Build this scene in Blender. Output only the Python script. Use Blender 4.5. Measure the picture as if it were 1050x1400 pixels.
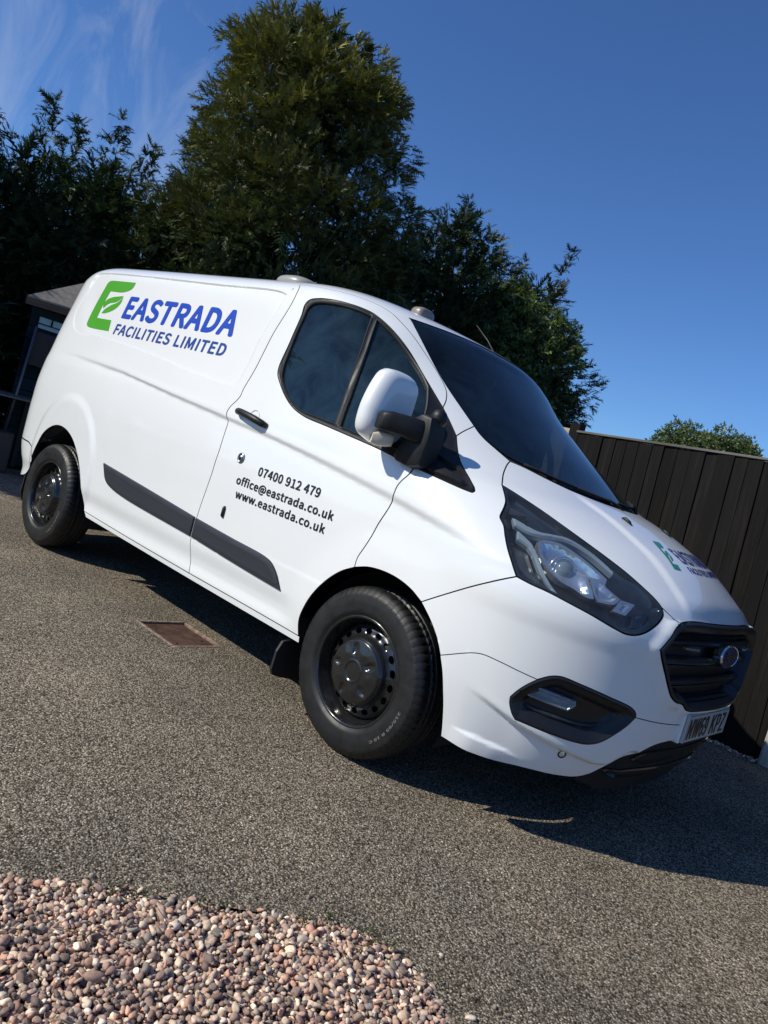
import bpy, math, random
import numpy as np
from mathutils import Vector, Matrix
from mathutils.geometry import delaunay_2d_cdt

random.seed(7)
rng = np.random.default_rng(7)
sc = bpy.context.scene
for o in list(bpy.data.objects): bpy.data.objects.remove(o)
PI = math.pi

# ------------------------------------------------------------------ camera
cam_d = bpy.data.cameras.new('camera'); cam = bpy.data.objects.new('camera', cam_d)
sc.collection.objects.link(cam); sc.camera = cam
YAW, PITCH, ROLL = map(math.radians, (131.151, -3.870, 16.195))
fw = Vector((math.cos(PITCH)*math.cos(YAW), math.cos(PITCH)*math.sin(YAW), math.sin(PITCH)))
r0 = Vector((math.sin(YAW), -math.cos(YAW), 0)); u0 = r0.cross(fw)
rt = math.cos(ROLL)*r0 + math.sin(ROLL)*u0; up = -math.sin(ROLL)*r0 + math.cos(ROLL)*u0
cam.matrix_world = Matrix(((rt.x, up.x, -fw.x, 1.84695), (rt.y, up.y, -fw.y, -3.15896), (rt.z, up.z, -fw.z, 1.16375), (0, 0, 0, 1)))
cam_d.sensor_fit = 'HORIZONTAL'; cam_d.sensor_width = 36.0; cam_d.lens = 36*1023.3/1050
cam_d.clip_start = .05; cam_d.clip_end = 2000

# ------------------------------------------------------------------ sky, sun, exposure
SUN = Vector((-0.65, -1.10, 1.0)).normalized()          # towards the sun
w = bpy.data.worlds.new('World'); sc.world = w; w.use_nodes = True
nt = w.node_tree; nt.nodes.clear()
sky = nt.nodes.new('ShaderNodeTexSky'); sky.sky_type = 'NISHITA'; sky.sun_disc = False
sky.sun_elevation = math.asin(SUN.z); sky.sun_rotation = math.atan2(SUN.x, SUN.y)
sky.altitude = 60; sky.air_density = 1.0; sky.dust_density = .12; sky.ozone_density = 4.0
CLOUDDIR = (-0.880050, 0.365619, 0.303041)
bg = nt.nodes.new('ShaderNodeBackground'); bg.inputs[1].default_value = SKY_STRENGTH = .060
tc = nt.nodes.new('ShaderNodeTexCoord')
# thin cirrus: stretched noise, kept to one stretch of sky and fading out round it
mp = nt.nodes.new('ShaderNodeMapping'); mp.inputs['Rotation'].default_value = (0, .5, .5); mp.inputs['Scale'].default_value = (2.5, 9, 3.2)
nz = nt.nodes.new('ShaderNodeTexNoise'); nz.inputs['Scale'].default_value = 2.1; nz.inputs['Detail'].default_value = 9; nz.inputs['Roughness'].default_value = .62; nz.inputs['Distortion'].default_value = .9
rp = nt.nodes.new('ShaderNodeMapRange'); rp.inputs['From Min'].default_value = .46; rp.inputs['From Max'].default_value = .80
nz2 = nt.nodes.new('ShaderNodeTexNoise'); nz2.inputs['Scale'].default_value = 1.7; nz2.inputs['Detail'].default_value = 2
rp2 = nt.nodes.new('ShaderNodeMapRange'); rp2.inputs['From Min'].default_value = .20; rp2.inputs['From Max'].default_value = .50
mul = nt.nodes.new('ShaderNodeMath'); mul.operation = 'MULTIPLY'
mul2 = nt.nodes.new('ShaderNodeMath'); mul2.operation = 'MULTIPLY'; mul2.inputs[1].default_value = .32
mx = nt.nodes.new('ShaderNodeMix'); mx.data_type = 'RGBA'
CLOUD_MIX = mx
mx.inputs['B'].default_value = (9.5, 10.5, 12.5, 1)
out = nt.nodes.new('ShaderNodeOutputWorld')
L = nt.links.new
L(tc.outputs['Generated'], mp.inputs[0]); L(mp.outputs[0], nz.inputs[0]); L(nz.outputs[0], rp.inputs[0])
L(tc.outputs['Generated'], nz2.inputs[0]); L(nz2.outputs[0], rp2.inputs[0])
L(rp.outputs[0], mul.inputs[0]); L(rp2.outputs[0], mul.inputs[1]); dp = nt.nodes.new('ShaderNodeVectorMath'); dp.operation = 'DOT_PRODUCT'; dp.inputs[1].default_value = CLOUDDIR
rp3 = nt.nodes.new('ShaderNodeMapRange'); rp3.interpolation_type = 'SMOOTHSTEP'; rp3.inputs['From Min'].default_value = .980; rp3.inputs['From Max'].default_value = .995
mul3 = nt.nodes.new('ShaderNodeMath'); mul3.operation = 'MULTIPLY'
L(tc.outputs['Generated'], dp.inputs[0]); L(dp.outputs['Value'], rp3.inputs[0]); L(mul.outputs[0], mul3.inputs[0]); L(rp3.outputs[0], mul3.inputs[1]); L(mul3.outputs[0], mul2.inputs[0]); L(mul2.outputs[0], mx.inputs['Factor'])
grade = nt.nodes.new('ShaderNodeMix'); grade.data_type = 'RGBA'; grade.blend_type = 'MULTIPLY'; grade.inputs[0].default_value = 1.0; grade.inputs['B'].default_value = (1.02, 1.45, 2.06, 1)   # a deeper blue than the model's, over the whole dome
L(sky.outputs[0], grade.inputs['A']); L(grade.outputs['Result'], mx.inputs['A']); L(mx.outputs['Result'], bg.inputs[0]); L(bg.outputs[0], out.inputs[0])
sun_d = bpy.data.lights.new('sun', 'SUN'); sun = bpy.data.objects.new('sun', sun_d); sc.collection.objects.link(sun)
sun_d.energy = 4.5; sun_d.angle = math.radians(.53); sun_d.color = (1, .95, .82)
sun.rotation_euler = SUN.to_track_quat('Z', 'Y').to_euler(); sun.location = (-6, -10, 9)
sc.view_settings.view_transform = 'Standard'; sc.view_settings.look = 'None'
sc.view_settings.exposure = 0.0; sc.view_settings.gamma = 1.0; sc.view_settings.use_curve_mapping = False

# ------------------------------------------------------------------ helpers: materials
def ramp(nt, stops):
    n = nt.nodes.new('ShaderNodeValToRGB'); e = n.color_ramp.elements
    while len(e) < len(stops): e.new(.5)
    for k, (p, c) in enumerate(stops): e[k].position = p; e[k].color = (*c, 1)
    return n
class M:
    """small wrapper round a Principled material"""
    def __init__(s, name, col=(.5, .5, .5), rough=.5, metal=0, **kw):
        s.m = bpy.data.materials.new(name); s.m.use_nodes = True; s.t = s.m.node_tree; s.b = s.t.nodes['Principled BSDF']
        s.b.inputs['Base Color'].default_value = (*col, 1); s.b.inputs['Roughness'].default_value = rough; s.b.inputs['Metallic'].default_value = metal
        for k, v in kw.items(): s.b.inputs[k.replace('_', ' ')].default_value = v
        s.co = None
    def n(s, k, **kw):
        q = s.t.nodes.new('ShaderNode'+k)
        for a, v in kw.items():
            if hasattr(q, a): setattr(q, a, v)
            else: q.inputs[a.replace('_', ' ')].default_value = v
        return q
    def l(s, a, b): s.t.links.new(a, b)
    def coord(s, scale=(1, 1, 1)):
        c = s.n('TexCoord'); p = s.n('Mapping'); p.inputs['Scale'].default_value = scale; s.l(c.outputs['Object'], p.inputs[0]); return p.outputs[0]
    def noise(s, sc_, det=4, rough=.55, scale=(1, 1, 1), dist=0):
        q = s.n('TexNoise'); q.inputs['Scale'].default_value = sc_; q.inputs['Detail'].default_value = det; q.inputs['Roughness'].default_value = rough; q.inputs['Distortion'].default_value = dist
        s.l(s.coord(scale), q.inputs[0]); return q.outputs[0]
    def voro(s, sc_, feature='F1', scale=(1, 1, 1), rnd=1.0):
        q = s.n('TexVoronoi'); q.feature = feature; q.inputs['Scale'].default_value = sc_; q.inputs['Randomness'].default_value = rnd
        s.l(s.coord(scale), q.inputs[0]); return q
    def ramp(s, src, stops):
        r = ramp(s.t, stops); s.l(src, r.inputs[0]); return r.outputs[0]
    def mix(s, fac, a, b, mode='MIX'):
        q = s.n('Mix'); q.data_type = 'RGBA'; q.blend_type = mode
        for k, v in (('Factor', fac), ('A', a), ('B', b)):
            i = q.inputs[k] if k != 'Factor' else q.inputs[0]
            if isinstance(v, (int, float)): i.default_value = v
            elif isinstance(v, tuple): i.default_value = (*v, 1)
            else: s.l(v, i)
        return q.outputs['Result']
    def math(s, op, a, b=0.):
        q = s.n('Math'); q.operation = op
        for k, v in enumerate((a, b)):
            if isinstance(v, (int, float)): q.inputs[k].default_value = v
            else: s.l(v, q.inputs[k])
        return q.outputs[0]
    def col(s, src): s.l(src, s.b.inputs['Base Color']); return s
    def rgh(s, src): s.l(src, s.b.inputs['Roughness']); return s
    def bump(s, src, strength=.3, dist=.01, prev=None):
        q = s.n('Bump'); q.inputs['Strength'].default_value = strength; q.inputs['Distance'].default_value = dist; s.l(src, q.inputs['Height'])
        if prev is not None: s.l(prev, q.inputs['Normal'])
        s.l(q.outputs[0], s.b.inputs['Normal']); return q.outputs[0]

paint = M('white_paint', (.80, .81, .805), .32, Coat_Weight=.9, Coat_Roughness=.035)
_g = paint.noise(3.0, 3); paint.col(paint.mix(_g, (.775, .785, .775), (.82, .828, .83)))

trim = M('black_plastic', (.010, .010, .011), .48, Specular_IOR_Level=.35); _n = trim.noise(900, 2); trim.bump(_n, .25, .0006); trim.rgh(trim.ramp(trim.noise(14, 4), [(.3, (.38,)*3), (.75, (.6,)*3)]))
mould = M('moulding_plastic', (.028, .031, .040), .42); mould.bump(mould.noise(700, 2), .2, .0005)
satin = M('satin_black_plastic', (.010, .0105, .012), .38)
gloss = M('gloss_black', (.010, .011, .013), .12, Coat_Weight=.6)
rubber = M('seal_rubber', (.050, .046, .040), .5)
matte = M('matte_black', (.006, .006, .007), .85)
chrome = M('chrome', (.78, .79, .80), .08, 1.0)
silver = M('lamp_reflector', (.78, .80, .82), .16, .85)
greyp = M('lamp_grey_strip', (.28, .33, .38), .25, .1)
indic = M('indicator_lens', (.70, .60, .48), .12)
wheelm = M('wheel_black_paint', (.012, .012, .0125), .22, Coat_Weight=.5, Coat_Roughness=.08)
wheelm.rgh(wheelm.ramp(wheelm.noise(30, 5), [(.3, (.15,)*3), (.75, (.36,)*3)]))
tyrem = M('tyre_rubber', (.0075, .0075, .008), .5); tyrem.rgh(tyrem.ramp(tyrem.noise(18, 6), [(.3, (.40,)*3), (.75, (.70,)*3)])); tyrem.bump(tyrem.noise(160, 4), .25, .0015)
tyretext = M('tyre_lettering', (.16, .15, .135), .7)
flap = M('mud_flap_rubber', (.012, .012, .012), .6)
bluet = M('blue_vinyl', (.018, .070, .46), .32, Coat_Weight=.5)
bluet2 = M('dark_blue_vinyl', (.030, .070, .30), .32, Coat_Weight=.5)
greent = M('green_vinyl', (.075, .36, .030), .32, Coat_Weight=.5)
greend = M('dark_green_vinyl', (.015, .20, .055), .32, Coat_Weight=.5)
blackt = M('black_vinyl', (.015, .016, .02), .35)
platem = M('plate_white', (.42, .42, .40), .4)
badgeb = M('badge_blue', (.012, .03, .13), .12, Coat_Weight=1.0)
seat = M('seat_fabric', (.022, .023, .028), .9)
dash = M('dashboard_plastic', (.016, .016, .018), .6)
lockm = M('lock_steel', (.42, .43, .44), .25, 1.0)
steel_d = M('dark_steel', (.03, .03, .032), .5, .6)

def glassmat(name, tint, trans, rough=.015, ior=1.5):
    m = bpy.data.materials.new(name); m.use_nodes = True; t = m.node_tree; t.nodes.clear()
    o = t.nodes.new('ShaderNodeOutputMaterial'); mix = t.nodes.new('ShaderNodeMixShader'); mix2 = t.nodes.new('ShaderNodeMixShader')
    tr = t.nodes.new('ShaderNodeBsdfTransparent'); tr.inputs[0].default_value = (*trans, 1)
    df = t.nodes.new('ShaderNodeBsdfDiffuse'); df.inputs[0].default_value = (*tint, 1)
    gl = t.nodes.new('ShaderNodeBsdfGlossy'); gl.inputs[1].default_value = rough
    fr = t.nodes.new('ShaderNodeFresnel'); ge = t.nodes.new('ShaderNodeNewGeometry'); mr = t.nodes.new('ShaderNodeMapRange'); mr.inputs['To Min'].default_value = ior; mr.inputs['To Max'].default_value = 1/ior   # a thin sheet reflects alike from both sides
    t.links.new(ge.outputs['Backfacing'], mr.inputs[0]); t.links.new(mr.outputs[0], fr.inputs[0])
    d_ = DIRT.get(name, .04); tc_ = t.nodes.new('ShaderNodeTexCoord'); nz_ = t.nodes.new('ShaderNodeTexNoise'); nz_.inputs['Scale'].default_value = 4.5; nz_.inputs['Detail'].default_value = 8; nz_.inputs['Roughness'].default_value = .7; nz_.inputs['Distortion'].default_value = 1.2
    mr_ = t.nodes.new('ShaderNodeMapRange'); mr_.inputs['From Min'].default_value = .35; mr_.inputs['From Max'].default_value = .75; mr_.inputs['To Min'].default_value = d_*.4; mr_.inputs['To Max'].default_value = d_*2.0
    t.links.new(tc_.outputs['Object'], nz_.inputs[0]); t.links.new(nz_.outputs[0], mr_.inputs[0]); t.links.new(mr_.outputs[0], mix.inputs[0])
    t.links.new(tr.outputs[0], mix.inputs[1]); t.links.new(df.outputs[0], mix.inputs[2])
    t.links.new(fr.outputs[0], mix2.inputs[0]); t.links.new(mix.outputs[0], mix2.inputs[1]); t.links.new(gl.outputs[0], mix2.inputs[2])
    t.links.new(mix2.outputs[0], o.inputs[0]); return m
DIRT = {'side_glass': .10, 'windscreen_glass': .05, 'lamp_lens': .03}
sideglass = glassmat('side_glass', (.10, .20, .27), (.20, .24, .27))
wsglass = glassmat('windscreen_glass', (.10, .17, .24), (.22, .27, .30))
lensglass = glassmat('lamp_lens', (.5, .55, .6), (.82, .86, .88), ior=1.45)

# ------------------------------------------------------------------ helpers: objects
col = sc.collection
ORG = {}
def nm(m): return m.m if isinstance(m, M) else m
def link(o, parent, org):
    """org: world position of the object's origin"""
    col.objects.link(o); org = Vector(org); ORG[o.name] = org
    if parent is not None:
        o.parent = parent; o.location = org - ORG[parent.name]
    else: o.location = org
    return o
def empty(name, loc, label, cat, group=None):
    o = bpy.data.objects.new(name, None); o.empty_display_size = .2; link(o, None, loc)
    o['label'] = label; o['category'] = cat
    if group: o['group'] = group
    return o
def tag(o, label=None, cat=None, group=None, kind=None):
    for k, v in (('label', label), ('category', cat), ('group', group), ('kind', kind)):
        if v: o[k] = v
    return o
def mkmesh(name, V, F, normals=None, smooth=False, sharp=None):
    me = bpy.data.meshes.new(name); V = np.asarray(V, np.float32)
    if isinstance(F, np.ndarray):
        n, k = F.shape
        me.vertices.add(len(V)); me.vertices.foreach_set('co', V.ravel())
        me.loops.add(n*k); me.loops.foreach_set('vertex_index', F.ravel().astype(np.int32))
        me.polygons.add(n); me.polygons.foreach_set('loop_start', np.arange(0, n*k, k, dtype=np.int32))
        me.update(calc_edges=True)
    else:
        me.from_pydata([tuple(v) for v in V.tolist()], [], F); me.update()
    if smooth: me.polygons.foreach_set('use_smooth', np.ones(len(me.polygons), bool))
    if sharp is not None: me.set_sharp_from_angle(angle=math.radians(sharp))
    if normals is not None: me.normals_split_custom_set_from_vertices([tuple(x) for x in np.asarray(normals, float).tolist()])
    return me
def obj(name, V, F, mat, parent=None, org=None, **kw):
    """V in world coordinates"""
    V = np.asarray(V, float)
    if org is None: org = V.mean(0) if parent is None else ORG[parent.name]
    me = mkmesh(name, V-np.asarray(org, float), F, **kw); me.materials.append(nm(mat))
    return link(bpy.data.objects.new(name, me), parent, org)
def box(x0, x1, y0, y1, z0, z1):
    V = [(x, y, z) for x in (x0, x1) for y in (y0, y1) for z in (z0, z1)]
    return V, [(0, 1, 3, 2), (4, 6, 7, 5), (0, 4, 5, 1), (2, 3, 7, 6), (0, 2, 6, 4), (1, 5, 7, 3)]
def bbox(x0, x1, y0, y1, z0, z1, b=.004):
    """box with chamfered edges"""
    c = np.array([(x0+x1)/2, (y0+y1)/2, (z0+z1)/2]); h = np.abs(np.array([x1-x0, y1-y0, z1-z0])/2); V = []; idx = {}
    for sx in (-1, 1):
        for sy in (-1, 1):
            for sz in (-1, 1):
                s = np.array([sx, sy, sz])
                for a in range(3):
                    d = h-b; d[a] = h[a]; idx[(sx, sy, sz, a)] = len(V); V.append(c+s*d)
    F = []
    def key(s, a): return idx[(s[0], s[1], s[2], a)]
    for a in range(3):
        o1, o2 = [k for k in range(3) if k != a]
        for sa in (-1, 1):
            q = []
            for s1, s2 in ((-1, -1), (1, -1), (1, 1), (-1, 1)):
                s = [0, 0, 0]; s[a] = sa; s[o1] = s1; s[o2] = s2; q.append(key(s, a))
            F.append(tuple(q))
        for s1 in (-1, 1):
            for s2 in (-1, 1):
                s = [0, 0, 0]; s[o1] = s1; s[o2] = s2; s[a] = -1; t = list(s); t[a] = 1
                F.append((key(s, o1), key(t, o1), key(t, o2), key(s, o2)))
    for sx in (-1, 1):
        for sy in (-1, 1):
            for sz in (-1, 1): F.append(tuple(key((sx, sy, sz), a) for a in range(3)))
    Vn = np.array(V); out = []
    for f_ in F:                                         # orient outwards
        p = Vn[list(f_)]; n = np.cross(p[1]-p[0], p[2]-p[0])
        out.append(f_ if np.dot(n, p.mean(0)-c) > 0 else f_[::-1])
    return V, out
def join(parts):
    V, F = [], []
    for v, f in parts:
        o = len(V); V += [tuple(x) for x in v]; F += [tuple(i+o for i in q) for q in f]
    return V, F
def tube(pts, rad, n=10, cap=True):
    pts = [Vector(p) for p in pts]; rad = rad if hasattr(rad, '__len__') else [rad]*len(pts); V, F = [], []
    a = None
    for i, p in enumerate(pts):
        d = (pts[min(i+1, len(pts)-1)]-pts[max(i-1, 0)]).normalized()
        if a is None: a = d.orthogonal().normalized()
        a = (a-a.dot(d)*d).normalized(); b = d.cross(a)
        for k in range(n):
            t = 2*PI*k/n; V.append(tuple(p+(a*math.cos(t)+b*math.sin(t))*rad[i]))
    for i in range(len(pts)-1):
        for k in range(n):
            k2 = (k+1) % n; F.append((i*n+k, i*n+k2, (i+1)*n+k2, (i+1)*n+k))
    if cap: F += [tuple(range(n))[::-1], tuple(range((len(pts)-1)*n, len(pts)*n))]
    return V, F
def lathe(prof, c, n=64, sgn=-1, a0=0, a1=2*PI, rfun=None):
    """profile of (r, d): radius and distance outboard along y*sgn, round an axis through c parallel to y"""
    V = []; full = abs(a1-a0-2*PI) < 1e-6; m = n if full else n+1
    for k in range(m):
        t = a0+(a1-a0)*k/n
        for j, (r, d) in enumerate(prof):
            if rfun: r, d = rfun(r, d, t, j)
            V.append((c[0]+r*math.cos(t), c[1]+sgn*d, c[2]+r*math.sin(t)))
    P = len(prof); F = []
    for k in range(n):
        k2 = (k+1) % m
        for j in range(P-1):
            q = (k*P+j, k*P+j+1, k2*P+j+1, k2*P+j); F.append(q if sgn > 0 else q[::-1])
    return V, F

# ------------------------------------------------------------------ the van's outer surface: horizontal slices (metres, front axle at x = 0, ground at z = 0)
# z, nose x, start of the nose curve, half width, curve exponent, tail x, start of the tail curve
TAB = np.array([
[0.120,0.860,0.220,0.915,2.500,-3.615,-3.170],
[0.200,0.900,0.220,0.925,2.500,-3.635,-3.170],
[0.300,0.965,0.220,0.942,2.500,-3.665,-3.170],
[0.450,1.010,0.200,0.960,2.550,-3.715,-3.170],
[0.600,1.020,0.200,0.968,2.600,-3.805,-3.210],
[0.750,1.020,0.180,0.972,2.700,-3.795,-3.210],
[0.850,1.010,0.150,0.974,2.800,-3.785,-3.210],
[0.930,0.961,0.100,0.974,2.802,-3.775,-3.210],
[1.000,0.898,0.050,0.972,2.373,-3.775,-3.210],
[1.080,0.798,-0.020,0.966,2.161,-3.765,-3.210],
[1.130,0.698,-0.080,0.961,2.146,-3.755,-3.210],
[1.180,0.584,-0.180,0.955,2.146,-3.745,-3.210],
[1.240,0.416,-0.300,0.942,2.146,-3.735,-3.210],
[1.400,0.145,-0.500,0.907,2.046,-3.745,-3.215],
[1.600,-0.150,-0.750,0.865,2.046,-3.735,-3.200],
[1.780,-0.378,-0.940,0.825,2.376,-3.725,-3.175],
[1.820,-0.424,-0.990,0.812,2.25,-3.695,-3.175],
[1.860,-0.520,-1.070,0.790,2.45,-3.685,-3.135],
[1.900,-0.690,-1.200,0.742,3.000,-3.625,-3.085],
[1.930,-0.870,-1.400,0.660,3.600,-3.545,-3.035],
[1.950,-1.070,-1.600,0.565,3.400,-3.445,-2.935],
[1.965,-1.320,-1.800,0.430,3.200,-3.285,-2.835],
[1.975,-1.650,-2.000,0.240,3.000,-2.985,-2.535],
[1.979,-1.950,-2.150,0.080,3.000,-2.585,-2.335]])
TAB[-1, 3] = .006
def pchip(x, y, q):
    h = np.diff(x); d = np.diff(y)/h; m = np.zeros_like(y)
    for i in range(1, len(x)-1):
        if d[i-1]*d[i] > 0:
            w1 = 2*h[i]+h[i-1]; w2 = h[i]+2*h[i-1]; m[i] = (w1+w2)/(w1/d[i-1]+w2/d[i])
    m[0] = d[0]; m[-1] = d[-1]
    q = np.clip(q, x[0], x[-1]); i = np.clip(np.searchsorted(x, q)-1, 0, len(x)-2)
    t = (q-x[i])/h[i]; t2 = t*t; t3 = t2*t
    return (2*t3-3*t2+1)*y[i]+(t3-2*t2+t)*h[i]*m[i]+(-2*t3+3*t2)*y[i+1]+(t3-t2)*h[i]*m[i+1]
ZT = TAB[:, 0]; _fz = np.linspace(ZT[0], ZT[-1], 4001)
_cols = [pchip(ZT, TAB[:, k], _fz) for k in range(1, 7)]
def prm(z): return [np.interp(z, _fz, c) for c in _cols]
_dF = np.gradient(_cols[0], _fz)
_V = np.concatenate([[0], np.cumsum(np.sqrt(1+(.7*_dF[1:])**2)*np.diff(_fz))])
def z2v(z): return np.interp(z, _fz, _V)
def v2z(v): return np.interp(v, _V, _fz)
KF, KR = 1.4, 1.0
def ss(t): t = np.clip(t, 0, 1); return t*t*(3-2*t)
def base(U, z):
    U = np.asarray(U, float); z = np.asarray(z, float); F, x0, W, n, R, xr = prm(z)
    a = np.abs(U); Ln = x0-xr; ph = np.clip(a/KF, 0, 1)*PI/2; s, c = np.sin(ph), np.cos(ph); r = (c**n+s**n)**(-1/n)
    xf = x0+(F-x0)*r*c; yf = W*r*s; xs = x0-(a-KF)
    ph2 = np.clip((a-KF-Ln)/KR, 0, 1)*PI/2; wr = ss((z-1.76)/.17); nr = 4.2*(1-wr)+np.maximum(n, 3.2)*wr
    s2, c2 = np.sin(ph2), np.cos(ph2); r2 = (c2**nr+s2**nr)**(-1/nr)
    x = np.where(a < KF, xf, np.where(a < KF+Ln, xs, xr+(R-xr)*r2*s2))
    y = np.where(a < KF, yf, np.where(a < KF+Ln, W, W*r2*c2))
    y = y*(1-.045*np.clip((-x-2.3)/1.6, 0, 1.2)**2)
    return np.stack([x, np.where(U < 0, -y, y), z+0*x], -1)
def Umax(z): F, x0, W, n, R, xr = prm(z); return KF+x0-xr+KR
def Ux(x, z): return -(KF+prm(z)[1]-x)                   # near-side coordinate of the flat flank at x

def seg_dist(P, A, B):
    """distance of points P to polyline A->B segments, signed by the side of the nearest one"""
    best = np.full(len(P), 1e9); sg = np.ones(len(P))
    for a, b in zip(A, B):
        d = b-a; l2 = max(d@d, 1e-12); t = np.clip(((P-a)@d)/l2, 0, 1); q = P-(a+t[:, None]*d); ds = np.hypot(q[:, 0], q[:, 1])
        m = ds < best; best[m] = ds[m]; sg[m] = np.sign(d[0]*(P[m, 1]-a[1])-d[1]*(P[m, 0]-a[0]))
    return best, sg
def inside(P, poly):
    x, y = P[:, 0], P[:, 1]; c = np.zeros(len(P), bool); A = poly; B = np.roll(poly, -1, 0)
    for (x1, y1), (x2, y2) in zip(A, B):
        if y1 == y2: continue
        m = ((y1 > y) != (y2 > y)); c ^= m & (x < (x2-x1)*(y-y1)/(y2-y1)+x1)
    return c
def spline(P, step=.012, corner=38):
    """smooth a polyline through its points, keeping real corners"""
    P = np.asarray(P, float)
    if len(P) < 3: 
        n = max(1, int(np.hypot(*(P[-1]-P[0]))/step)); return P[0]+(P[-1]-P[0])*np.linspace(0, 1, n+1)[:, None]
    d = np.diff(P, axis=0); ln = np.hypot(d[:, 0], d[:, 1])+1e-9; cut = [0]
    for i in range(1, len(P)-1):
        if math.degrees(math.acos(np.clip((d[i-1]@d[i])/ln[i-1]/ln[i], -1, 1))) > corner: cut.append(i)
    cut.append(len(P)-1); out = []
    for a, b in zip(cut[:-1], cut[1:]):
        Q = P[a:b+1]
        if len(Q) == 2: T = [Q[1]-Q[0]]*2; 
        for i in range(len(Q)-1):
            p0 = Q[i-1] if i else 2*Q[0]-Q[1]; p1, p2 = Q[i], Q[i+1]; p3 = Q[i+2] if i+2 < len(Q) else 2*Q[-1]-Q[-2]
            t0, t1, t2, t3 = np.cumsum([0]+[max(np.hypot(*(b_-a_))**.5, 1e-4) for a_, b_ in ((p0, p1), (p1, p2), (p2, p3))])
            n = max(1, int(round(np.hypot(*(p2-p1))/step)))
            t = np.linspace(t1, t2, n+1)[:-1, None]
            A1 = (t1-t)/(t1-t0)*p0+(t-t0)/(t1-t0)*p1; A2 = (t2-t)/(t2-t1)*p1+(t-t1)/(t2-t1)*p2; A3 = (t3-t)/(t3-t2)*p2+(t-t2)/(t3-t2)*p3
            B1 = (t2-t)/(t2-t0)*A1+(t-t0)/(t2-t0)*A2; B2 = (t3-t)/(t3-t1)*A2+(t-t1)/(t3-t1)*A3
            out.append((t2-t)/(t2-t1)*B1+(t-t1)/(t2-t1)*B2)
    out.append(P[-1:]); return np.concatenate(out)
def UV(P): P = np.asarray(P, float); return np.stack([P[:, 0], z2v(P[:, 1])], -1)

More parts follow.
